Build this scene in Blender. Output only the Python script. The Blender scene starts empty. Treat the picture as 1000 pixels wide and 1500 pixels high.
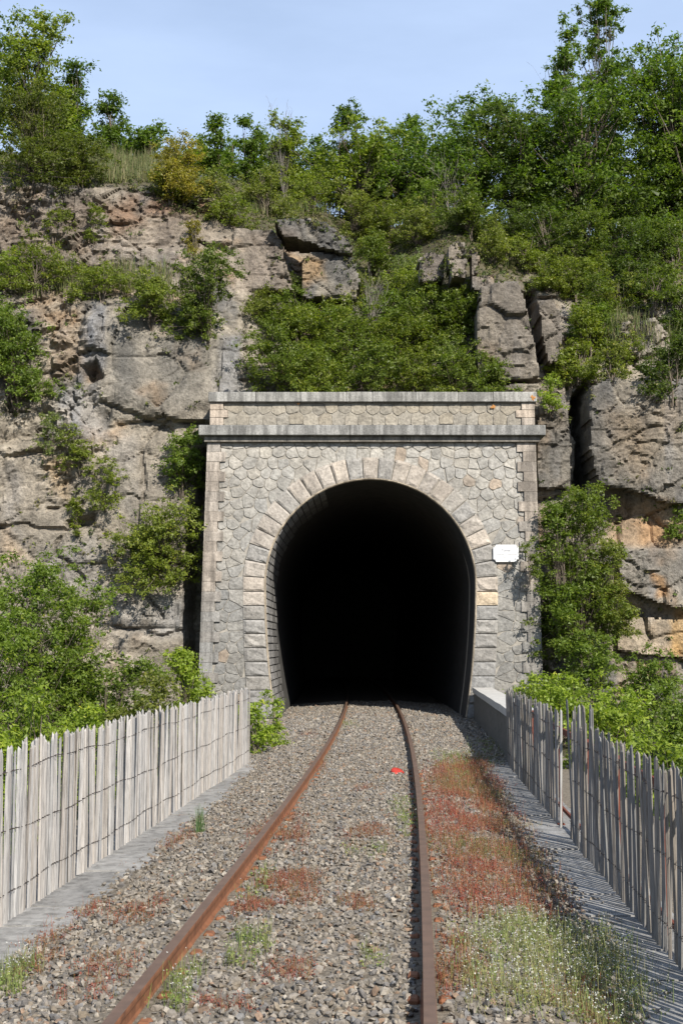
import bpy, math, random
import numpy as np
from mathutils import Vector

R = math.radians
scene = bpy.context.scene
COL = scene.collection

# ------------------------------------------------------------------ camera, sky, sun
FPX = 1900.0                      # focal length in pixels of a 1000 x 1500 picture
EYE = 1.76                        # eye height above the rail heads
PITCH = math.atan(195.0 / FPX)
cam_d = bpy.data.cameras.new('camera')
cam = bpy.data.objects.new('camera', cam_d)
COL.objects.link(cam)
cam.location = (0, 0, EYE)
cam.rotation_euler = (math.pi / 2 + PITCH, 0, 0)
cam_d.sensor_fit = 'VERTICAL'
cam_d.sensor_height = 24
cam_d.lens = 24 * FPX / 1500.0
cam_d.clip_start = 0.1
cam_d.clip_end = 2000
scene.camera = cam

SUN_EL, SUN_AZ = 37.0, 28.0       # azimuth: degrees to the right of straight behind the camera
to_sun = Vector((math.sin(R(SUN_AZ)) * math.cos(R(SUN_EL)), -math.cos(R(SUN_AZ)) * math.cos(R(SUN_EL)), math.sin(R(SUN_EL))))
world = bpy.data.worlds.new('World')
scene.world = world
world.use_nodes = True
wn, wl = world.node_tree.nodes, world.node_tree.links
wn.clear()
w_out = wn.new('ShaderNodeOutputWorld')
w_bg = wn.new('ShaderNodeBackground')
sky = wn.new('ShaderNodeTexSky')
sky.sky_type = 'NISHITA'
sky.sun_disc = False
sky.sun_elevation = R(SUN_EL)
sky.sun_rotation = R(180 - SUN_AZ)
sky.air_density = 1.0
sky.dust_density = 0.6
sky.ozone_density = 1.6
tc = wn.new('ShaderNodeTexCoord')
mp = wn.new('ShaderNodeMapping')
mp.inputs['Scale'].default_value = (1.2, 1.2, 4.5)
mp.inputs['Rotation'].default_value = (0.25, 0.2, 0.4)
nz = wn.new('ShaderNodeTexNoise')
nz.inputs['Scale'].default_value = 1.7
nz.inputs['Detail'].default_value = 7
nz.inputs['Roughness'].default_value = 0.55
cr = wn.new('ShaderNodeValToRGB')
cr.color_ramp.elements[0].position = 0.34
cr.color_ramp.elements[0].color = (0.5, 0.5, 0.5, 1)
cr.color_ramp.elements[1].position = 0.74
cr.color_ramp.elements[1].color = (0.82, 0.82, 0.82, 1)
mx = wn.new('ShaderNodeMix')
mx.data_type = 'RGBA'
wl.new(tc.outputs['Generated'], mp.inputs['Vector'])
wl.new(mp.outputs[0], nz.inputs['Vector'])
wl.new(nz.outputs[0], cr.inputs[0])
wl.new(cr.outputs[0], mx.inputs[0])
wl.new(sky.outputs[0], mx.inputs[6])
mx.inputs[7].default_value = (5.9, 7.4, 10.2, 1)      # thin high cloud
wl.new(mx.outputs[2], w_bg.inputs['Color'])
w_bg.inputs['Strength'].default_value = 0.074
wl.new(w_bg.outputs[0], w_out.inputs['Surface'])

sun_d = bpy.data.lights.new('sun', 'SUN')
sun_d.energy = 5.0
sun_d.angle = R(0.5)
sun_d.color = (1.0, 0.94, 0.85)
sun = bpy.data.objects.new('sun', sun_d)
COL.objects.link(sun)
sun.location = to_sun * 60
sun.rotation_euler = to_sun.to_track_quat('Z', 'Y').to_euler()
scene.view_settings.view_transform = 'Standard'
scene.view_settings.look = 'None'
scene.view_settings.exposure = 0.76
scene.view_settings.gamma = 1.0
scene.view_settings.use_curve_mapping = False
scene.cycles.max_bounces = 6
scene.cycles.diffuse_bounces = 3
scene.cycles.transmission_bounces = 3
scene.cycles.transparent_max_bounces = 4

rnd = random.Random(11)
rng = np.random.default_rng(7)
cP, sP = math.cos(PITCH), math.sin(PITCH)


def P(u, v, Y):
    """world point seen at photograph pixel (u, v) when it stands Y metres ahead"""
    a, b = (u - 500) / FPX, (750 - v) / FPX
    dy, dz = cP - b * sP, sP + b * cP
    t = Y / dy
    return Vector((a * t, Y, EYE + dz * t))


def G(u, v, z):
    """ground point at height z seen at pixel (u, v)"""
    a, b = (u - 500) / FPX, (750 - v) / FPX
    dy, dz = cP - b * sP, sP + b * cP
    t = (z - EYE) / dz
    return Vector((a * t, dy * t, z))


def UV(x, y, z):
    zz = z - EYE
    F = y * cP + zz * sP
    U = -y * sP + zz * cP
    return 500 + FPX * x / F, 750 - FPX * U / F


# ------------------------------------------------------------------ object helpers
def link(name, mesh, mat=None, parent=None, color=None):
    o = bpy.data.objects.new(name, mesh)
    COL.objects.link(o)
    if mat is not None and len(mesh.materials) == 0:
        mesh.materials.append(mat)
    if parent is not None:
        o.parent = parent
    if color is not None:
        o.color = (color[0], color[1], color[2], 1)
    return o


def empty(name, loc=(0, 0, 0)):
    o = bpy.data.objects.new(name, None)
    o.empty_display_size = 0.2
    COL.objects.link(o)
    o.location = loc
    return o


def tag(o, label=None, cat=None, group=None, kind=None):
    if label:
        o['label'] = label
    if cat:
        o['category'] = cat
    if group:
        o['group'] = group
    if kind:
        o['kind'] = kind
    return o


def mesh_np(name, V, F, smooth=False, fattr=None, vcol=None):
    """V (n,3), F (m,k) with one k for all faces"""
    V = np.asarray(V, dtype=np.float32)
    F = np.asarray(F, dtype=np.int32)
    me = bpy.data.meshes.new(name)
    m, k = F.shape
    me.vertices.add(len(V))
    me.vertices.foreach_set('co', V.ravel())
    me.loops.add(m * k)
    me.loops.foreach_set('vertex_index', F.ravel())
    me.polygons.add(m)
    me.polygons.foreach_set('loop_start', np.arange(0, m * k, k, dtype=np.int32))
    me.polygons.foreach_set('loop_total', np.full(m, k, dtype=np.int32))
    me.polygons.foreach_set('use_smooth', np.full(m, smooth, dtype=bool))
    me.update(calc_edges=True)
    if fattr is not None:
        for an, arr in fattr.items():
            arr = np.asarray(arr, dtype=np.float32)
            if arr.ndim == 1:
                a = me.attributes.new(an, 'FLOAT', 'FACE')
                a.data.foreach_set('value', arr)
            else:
                a = me.attributes.new(an, 'FLOAT_COLOR', 'FACE')
                a.data.foreach_set('color', arr.ravel())
    if vcol is not None:
        for an, arr in vcol.items():
            a = me.attributes.new(an, 'FLOAT_COLOR', 'POINT')
            a.data.foreach_set('color', np.asarray(arr, dtype=np.float32).ravel())
    me.validate()
    return me


class MB:
    """small mesh builder with mixed faces"""
    def __init__(s):
        s.v, s.f = [], []

    def add(s, vs, fs):
        b = len(s.v)
        s.v += [tuple(p) for p in vs]
        s.f += [tuple(b + i for i in f) for f in fs]

    def box(s, x0, x1, y0, y1, z0, z1):
        s.add([(x0, y0, z0), (x1, y0, z0), (x1, y1, z0), (x0, y1, z0), (x0, y0, z1), (x1, y0, z1), (x1, y1, z1), (x0, y1, z1)],
              [(0, 3, 2, 1), (4, 5, 6, 7), (0, 1, 5, 4), (1, 2, 6, 5), (2, 3, 7, 6), (3, 0, 4, 7)])

    def bbox(s, x0, x1, y0, y1, z0, z1, b):
        """box with its eight corners and edges chamfered"""
        vs = []
        for (x, sx) in ((x0, 1), (x1, -1)):
            for (y, sy) in ((y0, 1), (y1, -1)):
                for (z, sz) in ((z0, 1), (z1, -1)):
                    vs += [(x, y + sy * b, z + sz * b), (x + sx * b, y, z + sz * b), (x + sx * b, y + sy * b, z)]
        import bmesh
        bm = bmesh.new()
        for p in vs:
            bm.verts.new(p)
        r = bmesh.ops.convex_hull(bm, input=bm.verts[:])
        bm.verts.ensure_lookup_table()
        bm.verts.index_update()
        s.add([v.co[:] for v in bm.verts], [[v.index for v in f.verts] for f in bm.faces])
        bm.free()

    def tube(s, pts, radii, n=6, cap=True):
        V, F = tube_np(pts, radii, n)
        b = len(s.v)
        s.v += [tuple(p) for p in V]
        s.f += [tuple(int(b + i) for i in q) for q in F]
        if cap:
            s.f.append(tuple(b + i for i in range(n))[::-1])
            s.f.append(tuple(b + len(V) - n + i for i in range(n)))

    def mesh(s, name, smooth=False):
        me = bpy.data.meshes.new(name)
        me.from_pydata(s.v, [], s.f)
        if smooth:
            me.polygons.foreach_set('use_smooth', np.ones(len(me.polygons), dtype=bool))
        me.update()
        return me

    def obj(s, name, mat, parent=None, smooth=False, color=None):
        return link(name, s.mesh(name, smooth), mat, parent, color)


def tube_np(pts, radii, n):
    pts = np.asarray(pts, dtype=float)
    m = len(pts)
    T = np.gradient(pts, axis=0)
    T /= np.linalg.norm(T, axis=1, keepdims=True) + 1e-9
    ref = np.where(np.abs(T[:, 2:3]) > 0.9, np.array([[1.0, 0, 0]]), np.array([[0, 0, 1.0]]))
    A = np.cross(ref, T)
    A /= np.linalg.norm(A, axis=1, keepdims=True) + 1e-9
    B = np.cross(T, A)
    ang = np.arange(n) * 2 * math.pi / n
    ring = A[:, None, :] * np.cos(ang)[None, :, None] + B[:, None, :] * np.sin(ang)[None, :, None]
    V = (pts[:, None, :] + ring * np.asarray(radii, dtype=float)[:, None, None]).reshape(-1, 3)
    i = np.arange(m - 1)[:, None] * n
    j = np.arange(n)[None, :]
    k = (np.arange(n)[None, :] + 1) % n
    F = np.stack([i + j, i + k, i + n + k, i + n + j], axis=-1).reshape(-1, 4)
    return V, F


# ------------------------------------------------------------------ numpy noise
def hsh(ix, iy, iz, seed):
    n = (ix.astype(np.int64) * 374761393 + iy.astype(np.int64) * 668265263 + iz.astype(np.int64) * 1440662683 + seed * 974711) & 0xffffffff
    n = ((n ^ (n >> 13)) * 1274126177) & 0xffffffff
    n = ((n ^ (n >> 15)) * 2246822519) & 0xffffffff
    n = n ^ (n >> 16)
    return n / 4294967296.0


def vnoise(x, y, z, seed=0):
    ix, iy, iz = np.floor(x), np.floor(y), np.floor(z)
    fx, fy, fz = x - ix, y - iy, z - iz
    fx, fy, fz = [f * f * f * (f * (f * 6 - 15) + 10) for f in (fx, fy, fz)]
    r = 0
    for dx in (0, 1):
        wx = fx if dx else 1 - fx
        for dy in (0, 1):
            wy = fy if dy else 1 - fy
            for dz in (0, 1):
                wz = fz if dz else 1 - fz
                r = r + wx * wy * wz * hsh(ix + dx, iy + dy, iz + dz, seed)
    return r * 2 - 1


def fbm(x, y, z, oct=4, seed=0, gain=0.5):
    r, a, s = 0, 1.0, 0
    for o in range(oct):
        r = r + a * vnoise(x, y, z, seed + o * 17)
        s += a
        a *= gain
        x, y, z = x * 2.03 + 3.1, y * 2.03 + 1.7, z * 2.03 + 5.3
    return r / s


def facets(x, z, seed, tilt):
    """broken planes: each cell of a jittered lattice is a tilted plane. returns offset, edge distance"""
    ix, iz = np.floor(x), np.floor(z)
    d1 = np.full(x.shape, 9.0)
    d2 = np.full(x.shape, 9.0)
    off = np.zeros(x.shape)
    zero = np.zeros(x.shape)
    for dx in (-1, 0, 1):
        for dz in (-1, 0, 1):
            cx, cz = ix + dx, iz + dz
            px = cx + hsh(cx, cz, zero, seed)
            pz = cz + hsh(cx, cz, zero, seed + 1)
            d = np.hypot(x - px, z - pz)
            h0 = hsh(cx, cz, zero, seed + 2) * 2 - 1
            tx = (hsh(cx, cz, zero, seed + 3) * 2 - 1) * tilt
            tz = (hsh(cx, cz, zero, seed + 4) * 2 - 1) * tilt
            o = h0 + tx * (x - px) + tz * (z - pz)
            near = d < d1
            d2 = np.where(near, d1, np.minimum(d2, d))
            off = np.where(near, o, off)
            d1 = np.where(near, d, d1)
    return off, d2 - d1


def smooth01(t):
    t = np.clip(t, 0, 1)
    return t * t * (3 - 2 * t)


def sdf_poly(u, v, poly):
    """signed distance, positive inside"""
    p = np.asarray(poly, dtype=float)
    d = np.full(u.shape, 1e9)
    ins = np.zeros(u.shape, dtype=bool)
    n = len(p)
    for i in range(n):
        a, b = p[i], p[(i + 1) % n]
        ex, ey = b - a
        wx, wy = u - a[0], v - a[1]
        t = np.clip((wx * ex + wy * ey) / (ex * ex + ey * ey + 1e-12), 0, 1)
        d = np.minimum(d, np.hypot(wx - ex * t, wy - ey * t))
        c = ((a[1] <= v) & (b[1] > v)) | ((b[1] <= v) & (a[1] > v))
        xx = a[0] + (v - a[1]) / (b[1] - a[1] + 1e-12) * ex
        ins ^= c & (u < xx)
    return np.where(ins, d, -d)


# ------------------------------------------------------------------ materials
def new_mat(name):
    m = bpy.data.materials.new(name)
    m.use_nodes = True
    nt = m.node_tree
    nt.nodes.clear()
    out = nt.nodes.new('ShaderNodeOutputMaterial')
    b = nt.nodes.new('ShaderNodeBsdfPrincipled')
    b.inputs['Specular IOR Level'].default_value = 0.25
    b.inputs['Roughness'].default_value = 0.9
    nt.links.new(b.outputs[0], out.inputs['Surface'])
    return m, nt, b, out


def N(nt, t, **kw):
    n = nt.nodes.new(t)
    for k, v in kw.items():
        if k in n.inputs:
            n.inputs[k].default_value = v
        else:
            setattr(n, k, v)
    return n


def noise_node(nt, scale, detail=5, rough=0.55, vec=None, dist=0.0):
    n = N(nt, 'ShaderNodeTexNoise')
    n.inputs['Scale'].default_value = scale
    n.inputs['Detail'].default_value = detail
    n.inputs['Roughness'].default_value = rough
    n.inputs['Distortion'].default_value = dist
    if vec is not None:
        nt.links.new(vec, n.inputs['Vector'])
    return n


def ramp(nt, fac, stops):
    r = N(nt, 'ShaderNodeValToRGB')
    while len(r.color_ramp.elements) < len(stops):
        r.color_ramp.elements.new(0.5)
    for e, (p, c) in zip(r.color_ramp.elements, stops):
        e.position = p
        e.color = (c[0], c[1], c[2], 1) if not isinstance(c, (int, float)) else (c, c, c, 1)
    nt.links.new(fac, r.inputs[0])
    return r


def mul(nt, a, b, fac=1.0, mode='MULTIPLY'):
    m = N(nt, 'ShaderNodeMix', data_type='RGBA', blend_type=mode)
    m.inputs[0].default_value = fac
    for s, i in ((a, 6), (b, 7)):
        if isinstance(s, tuple):
            m.inputs[i].default_value = (s[0], s[1], s[2], 1)
        else:
            nt.links.new(s, m.inputs[i])
    return m.outputs[2]


def bump(nt, b, height, strength, dist=0.02, prev=None):
    n = N(nt, 'ShaderNodeBump')
    n.inputs['Strength'].default_value = strength
    n.inputs['Distance'].default_value = dist
    nt.links.new(height, n.inputs['Height'])
    if prev is not None:
        nt.links.new(prev, n.inputs['Normal'])
    nt.links.new(n.outputs[0], b.inputs['Normal'])
    return n.outputs[0]


def attr(nt, name):
    a = N(nt, 'ShaderNodeAttribute')
    a.attribute_name = name
    return a


def mat_rock():
    m, nt, b, _ = new_mat('rock')
    pos = N(nt, 'ShaderNodeNewGeometry').outputs['Position']
    a = attr(nt, 'tint')
    n1 = noise_node(nt, 1.6, 8, 0.65, pos)
    n2 = noise_node(nt, 9.0, 6, 0.7, pos)
    r1 = ramp(nt, n1.outputs[0], [(0.3, 0.40), (0.5, 0.68), (0.7, 0.94)])
    r2 = ramp(nt, n2.outputs[0], [(0.3, 0.55), (0.5, 1.0), (0.72, 1.45)])
    c = mul(nt, a.outputs['Color'], r1.outputs[0])
    c = mul(nt, c, r2.outputs[0])
    # lichen and mineral flecks
    n4 = noise_node(nt, 24.0, 3, 0.6, pos)
    r4 = ramp(nt, n4.outputs[0], [(0.62, 0.0), (0.72, 0.55)])
    mm = N(nt, 'ShaderNodeMix', data_type='RGBA')
    nt.links.new(r4.outputs[0], mm.inputs[0])
    nt.links.new(c, mm.inputs[6])
    mm.inputs[7].default_value = (0.33, 0.30, 0.25, 1)
    nt.links.new(mm.outputs[2], b.inputs['Base Color'])
    p = bump(nt, b, n2.outputs[0], 0.9, 0.10)
    n3 = noise_node(nt, 34.0, 5, 0.7, pos)
    bump(nt, b, n3.outputs[0], 0.6, 0.03, p)
    return m


def mat_stone(name, rough_bump=0.5, scale=14.0, use_color=True, base=(0.3, 0.27, 0.23), streak=0.0):
    m, nt, b, _ = new_mat(name)
    pos = N(nt, 'ShaderNodeNewGeometry').outputs['Position']
    if use_color:
        c = N(nt, 'ShaderNodeObjectInfo').outputs['Color']
    else:
        c = N(nt, 'ShaderNodeRGB')
        c.outputs[0].default_value = (*base, 1)
        c = c.outputs[0]
    n1 = noise_node(nt, 3.0, 6, 0.6, pos)
    n2 = noise_node(nt, scale, 6, 0.65, pos)
    r1 = ramp(nt, n1.outputs[0], [(0.3, 0.64), (0.5, 0.86), (0.72, 1.02)])
    r2 = ramp(nt, n2.outputs[0], [(0.28, 0.62), (0.5, 1.0), (0.72, 1.3)])
    c = mul(nt, c, r1.outputs[0])
    c = mul(nt, c, r2.outputs[0])
    if streak:
        mpn = N(nt, 'ShaderNodeMapping')
        mpn.inputs['Scale'].default_value = (4.0, 4.0, 0.5)
        nt.links.new(pos, mpn.inputs['Vector'])
        n5 = noise_node(nt, 1.5, 5, 0.6, mpn.outputs[0])
        r5 = ramp(nt, n5.outputs[0], [(0.42, 1.0 - streak), (0.6, 1.0)])
        c = mul(nt, c, r5.outputs[0])
    nt.links.new(c, b.inputs['Base Color'])
    p = bump(nt, b, n2.outputs[0], rough_bump, 0.04)
    n3 = noise_node(nt, scale * 4, 4, 0.7, pos)
    bump(nt, b, n3.outputs[0], rough_bump * 0.6, 0.01, p)
    return m


def mat_leaf():
    m, nt, b, out = new_mat('leaf')
    oi = N(nt, 'ShaderNodeObjectInfo')
    a = attr(nt, 'rnd')
    r = ramp(nt, a.outputs['Fac'], [(0.0, (0.62, 0.66, 0.6)), (0.5, (1.0, 1.0, 1.0)), (0.85, (1.4, 1.25, 1.0)), (1.0, (2.0, 1.45, 1.1))])
    c = mul(nt, oi.outputs['Color'], r.outputs[0])
    nt.links.new(c, b.inputs['Base Color'])
    b.inputs['Roughness'].default_value = 0.5
    b.inputs['Specular IOR Level'].default_value = 0.35
    t = N(nt, 'ShaderNodeBsdfTranslucent')
    c2 = mul(nt, c, (1.5, 1.7, 0.6))
    nt.links.new(c2, t.inputs['Color'])
    ms = N(nt, 'ShaderNodeMixShader')
    ms.inputs[0].default_value = 0.45
    nt.links.new(b.outputs[0], ms.inputs[1])
    nt.links.new(t.outputs[0], ms.inputs[2])
    nt.links.new(ms.outputs[0], out.inputs['Surface'])
    return m


def mat_herb():
    """small plants with one colour per leaf"""
    m, nt, b, out = new_mat('herb')
    a = attr(nt, 'col')
    hc = mul(nt, a.outputs['Color'], (0.92, 0.92, 0.92))
    nt.links.new(hc, b.inputs['Base Color'])
    b.inputs['Roughness'].default_value = 0.6
    t = N(nt, 'ShaderNodeBsdfTranslucent')
    nt.links.new(a.outputs['Color'], t.inputs['Color'])
    ms = N(nt, 'ShaderNodeMixShader')
    ms.inputs[0].default_value = 0.3
    nt.links.new(b.outputs[0], ms.inputs[1])
    nt.links.new(t.outputs[0], ms.inputs[2])
    nt.links.new(ms.outputs[0], out.inputs['Surface'])
    return m


def mat_attr_stone():
    m, nt, b, _ = new_mat('ballast')
    pos = N(nt, 'ShaderNodeNewGeometry').outputs['Position']
    a = attr(nt, 'col')
    n2 = noise_node(nt, 45.0, 4, 0.65, pos)
    r2 = ramp(nt, n2.outputs[0], [(0.3, 0.42), (0.5, 0.66), (0.7, 0.86)])
    c = mul(nt, a.outputs['Color'], r2.outputs[0])
    nt.links.new(c, b.inputs['Base Color'])
    bump(nt, b, n2.outputs[0], 0.5, 0.01)
    return m


def mat_simple(name, col, rough=0.8, nscale=6.0, lo=0.6, hi=1.3, spec=0.25, bstr=0.3, bd=0.01, use_obj=False, stretch=None, metallic=0.0):
    m, nt, b, _ = new_mat(name)
    pos = N(nt, 'ShaderNodeNewGeometry').outputs['Position']
    v = pos
    if stretch:
        mpn = N(nt, 'ShaderNodeMapping')
        mpn.inputs['Scale'].default_value = stretch
        nt.links.new(pos, mpn.inputs['Vector'])
        v = mpn.outputs[0]
    n = noise_node(nt, nscale, 7, 0.65, v)
    r = ramp(nt, n.outputs[0], [(0.28, lo * 0.77), (0.5, 0.77), (0.72, hi * 0.77)])
    if use_obj:
        c = mul(nt, N(nt, 'ShaderNodeObjectInfo').outputs['Color'], r.outputs[0])
    else:
        c = mul(nt, (col[0], col[1], col[2]), r.outputs[0])
    nt.links.new(c, b.inputs['Base Color'])
    b.inputs['Roughness'].default_value = rough
    b.inputs['Specular IOR Level'].default_value = spec
    b.inputs['Metallic'].default_value = metallic
    bump(nt, b, n.outputs[0], bstr, bd)
    return m


M_ROCK = mat_rock()
M_STONE = mat_stone('portal_stone', 0.7, 13.0)
M_DRESSED = mat_stone('dressed_stone', 0.3, 22.0, streak=0.48)
M_MORTAR = mat_simple('mortar', (0.335, 0.308, 0.265), 0.95, 12, 0.7, 1.2)
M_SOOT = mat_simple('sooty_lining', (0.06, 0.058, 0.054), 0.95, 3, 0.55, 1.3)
M_LEAF = mat_leaf()
M_HERB = mat_herb()
M_BALLAST = mat_attr_stone()
M_BARK = mat_simple('bark', (0.16, 0.13, 0.10), 0.95, 20, 0.6, 1.4)
M_TWIG = mat_simple('grey_twig', (0.21, 0.19, 0.165), 0.95, 20, 0.7, 1.3)
M_PICKET = mat_simple('weathered_wood', (0, 0, 0), 0.9, 14, 0.5, 1.28, 0.2, 0.8, 0.012, True, (3.5, 3.5, 0.35))
M_WIRE = mat_simple('rusty_wire', (0.045, 0.035, 0.03), 0.7, 30)
M_RUST = mat_simple('rusty_steel', (0.215, 0.088, 0.04), 0.75, 9, 0.5, 1.35, 0.35, 0.4, 0.006)
M_RUSTRED = mat_simple('red_rust_paint', (0.16, 0.045, 0.025), 0.8, 14, 0.5, 1.3)
M_RAILTOP = mat_simple('worn_rail', (0.135, 0.083, 0.056), 0.5, 7, 0.7, 1.3, 0.5, 0.1, 0.003)
M_DIRT = mat_simple('gravel_dust', (0.20, 0.172, 0.136), 1.0, 25, 0.5, 1.4, 0.1, 0.8, 0.03)
M_SOIL = mat_simple('soil', (0.075, 0.07, 0.04), 1.0, 2.0, 0.5, 1.4, 0.1, 0.6, 0.05)
M_SLAB = mat_simple('weathered_concrete', (0, 0, 0), 0.95, 8, 0.42, 1.3, 0.2, 1.0, 0.03, True)
M_WALL = mat_simple('rendered_wall', (0.15, 0.142, 0.125), 0.95, 7, 0.55, 1.2, 0.2, 0.6, 0.02)  # base colour darkened to paint in the shade on its track side
M_CAP = mat_simple('wall_cap', (0.50, 0.48, 0.44), 0.95, 10, 0.7, 1.2, 0.2, 0.5, 0.015)
M_ENAMEL = mat_simple('white_enamel', (0.70, 0.70, 0.70), 0.35, 4, 0.97, 1.02, 0.5, 0.02, 0.002)
M_INK = mat_simple('faded_lettering', (0.16, 0.17, 0.20), 0.6, 30, 0.8, 1.1)
M_REDPLASTIC = mat_simple('red_plastic', (0.42, 0.03, 0.012), 0.4, 20, 0.8, 1.15, 0.5, 0.1, 0.003)
M_BOLT = mat_simple('bolt', (0.12, 0.11, 0.10), 0.5, 20)

# ------------------------------------------------------------------ track geometry
def rail_x(Y):
    return 0.0106 + 0.0687 * Y - 0.00069 * Y * Y


def track_c(Y):
    return rail_x(Y) - 0.7525


PORTAL_Y = 35.2
# ------------------------------------------------------------------ ground, deck
BED_OFF = [-3.3, -2.05, -1.62, -1.3, -0.9, 0.0, 0.9, 1.3, 1.75, 2.1, 3.6]
BED_Z = [-0.31, -0.31, -0.26, -0.155, -0.125, -0.14, -0.125, -0.155, -0.26, -0.31, -0.31]
BED_Z2 = [-0.30, -0.22, -0.19, -0.155, -0.125, -0.14, -0.125, -0.155, -0.20, -0.22, -0.30]


def bed_z(off, Y):
    t = smooth01((np.asarray(Y, dtype=float) - 22.5) / 3.0)
    return np.interp(off, BED_OFF, BED_Z) * (1 - t) + np.interp(off, BED_OFF, BED_Z2) * t


def build_bed():
    ys = np.arange(-4, 80.1, 0.4)
    offs = np.array(sorted(set(BED_OFF + [-2.6, -0.5, 0.5, 2.8, -1.45, 1.5])))
    O, Yg = np.meshgrid(offs, ys)
    X = np.array([track_c(y) for y in ys])[:, None] + O
    Z = bed_z(O, Yg) + 0.004 + 0.012 * fbm(X * 2, Yg * 2, O * 0, 3, 3)
    V = np.stack([X, Yg, Z], -1).reshape(-1, 3)
    n = len(offs)
    i = (np.arange(len(ys) - 1)[:, None] * n + np.arange(n - 1)[None, :]).ravel()
    F = np.stack([i, i + 1, i + n + 1, i + n], -1)
    o = link('track_bed', mesh_np('track_bed', V, F, True), M_DIRT)
    tag(o, kind='structure')
    return o


bed = build_bed()
gm = MB()
gm.add([(-600, -300, -9), (600, -300, -9), (600, 900, -9), (-600, 900, -9)], [(0, 1, 2, 3)])
tag(gm.obj('ground', M_SOIL), kind='structure')


def build_bank(sign):
    """sloping ground beside the viaduct deck"""
    ys = np.arange(-6, 40.1, 0.7)
    ds = np.array([0, 0.02, 0.8, 2, 3.5, 5.5, 8, 11, 15, 22, 40])
    zs_r = np.array([-0.38, -0.85, -1.1, -1.2, -1.3, -1.4, -1.6, -2.2, -3.2, -5.5, -9.1])
    zs_l = np.array([-0.38, -0.9, -1.3, -1.7, -2.2, -2.9, -3.6, -4.4, -5.5, -7.5, -9.1])
    D, Yg = np.meshgrid(ds, ys)
    base = np.array([track_c(y) for y in ys])[:, None]
    X = base + sign * (3.3 + D) if sign < 0 else base + 3.6 + D
    Z = np.interp(D, ds, zs_r if sign > 0 else zs_l) + (D > 0.5) * (0.35 * fbm(X * 0.5, Yg * 0.5, D * 0, 4, 9) + smooth01((Yg - 24) / 12) * (1.2 if sign > 0 else 1.6))
    V = np.stack([X, Yg, Z], -1).reshape(-1, 3)
    n = len(ds)
    i = (np.arange(len(ys) - 1)[:, None] * n + np.arange(n - 1)[None, :]).ravel()
    F = np.stack([i, i + 1, i + n + 1, i + n], -1)
    return tag(link('embankment', mesh_np('embankment', V, F, True), M_SOIL), kind='structure')


build_bank(-1)
build_bank(1)

# ------------------------------------------------------------------ cliff
YO = -6.5
COLS = [
    (-15, [(-8, 40), (0, 41.5), (8, 42.6), (11.3, 43.4), (12, 44.6), (15, 45.6), (16, 47.5), (18, 53), (24, 71)]),
    (-9.8, [(-8, 40.9), (0, 42.2), (6, 42.9), (8.2, 42.6), (8.7, 43.4), (11.2, 43.9), (12.2, 45.0), (15, 46.0), (15.6, 47), (17.5, 52), (24, 71)]),
    (-6.8, [(-8, 41.5), (0, 42.6), (5, 42.9), (9, 43.2), (11, 43.6), (12, 44.8), (14.8, 46), (15.4, 47), (17, 52), (24, 72)]),
    (-3.9, [(-8, 42.3), (0, 42.7), (8, 43.0), (10.4, 43.5), (11.5, 44.8), (14, 46), (14.6, 47), (16.5, 52), (24, 73)]),
    (-2.0, [(-8, 42.8), (7, 43.0), (9, 43.6), (11.5, 46), (12, 46.3), (13.8, 46.8), (14.2, 48), (16.5, 54), (24, 75)]),
    (1.0, [(-8, 43), (7, 43.1), (8.5, 43.7), (11, 47), (13.5, 50.5), (16, 56), (24, 77)]),
    (3.9, [(-8, 43), (8, 43.1), (9, 43.8), (12, 44.9), (12.6, 46), (14, 49), (16, 54), (24, 75)]),
    (5.9, [(-8, 42.9), (0, 43.1), (8, 43.6), (9, 44.2), (10, 45), (12, 46.5), (13, 48), (16, 54), (24, 75)]),
    (7.8, [(-8, 42.2), (0, 42.9), (8.6, 43.4), (9.2, 43.9), (10.5, 45), (13, 48), (16, 54), (24, 75)]),
    (9.8, [(-8, 41.6), (0, 42.6), (8.6, 43.2), (9.4, 43.7), (11, 45), (13, 47.5), (16, 53), (24, 74)]),
    (15, [(-8, 40.6), (0, 41.4), (8.6, 42.0), (9.4, 42.6), (11, 44), (13, 46.5), (16, 52), (24, 73)]),
]
GS = 0.064
GX = np.arange(-15, 15.001, GS)
GZ = np.arange(-7, 25.0, GS)


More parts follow.
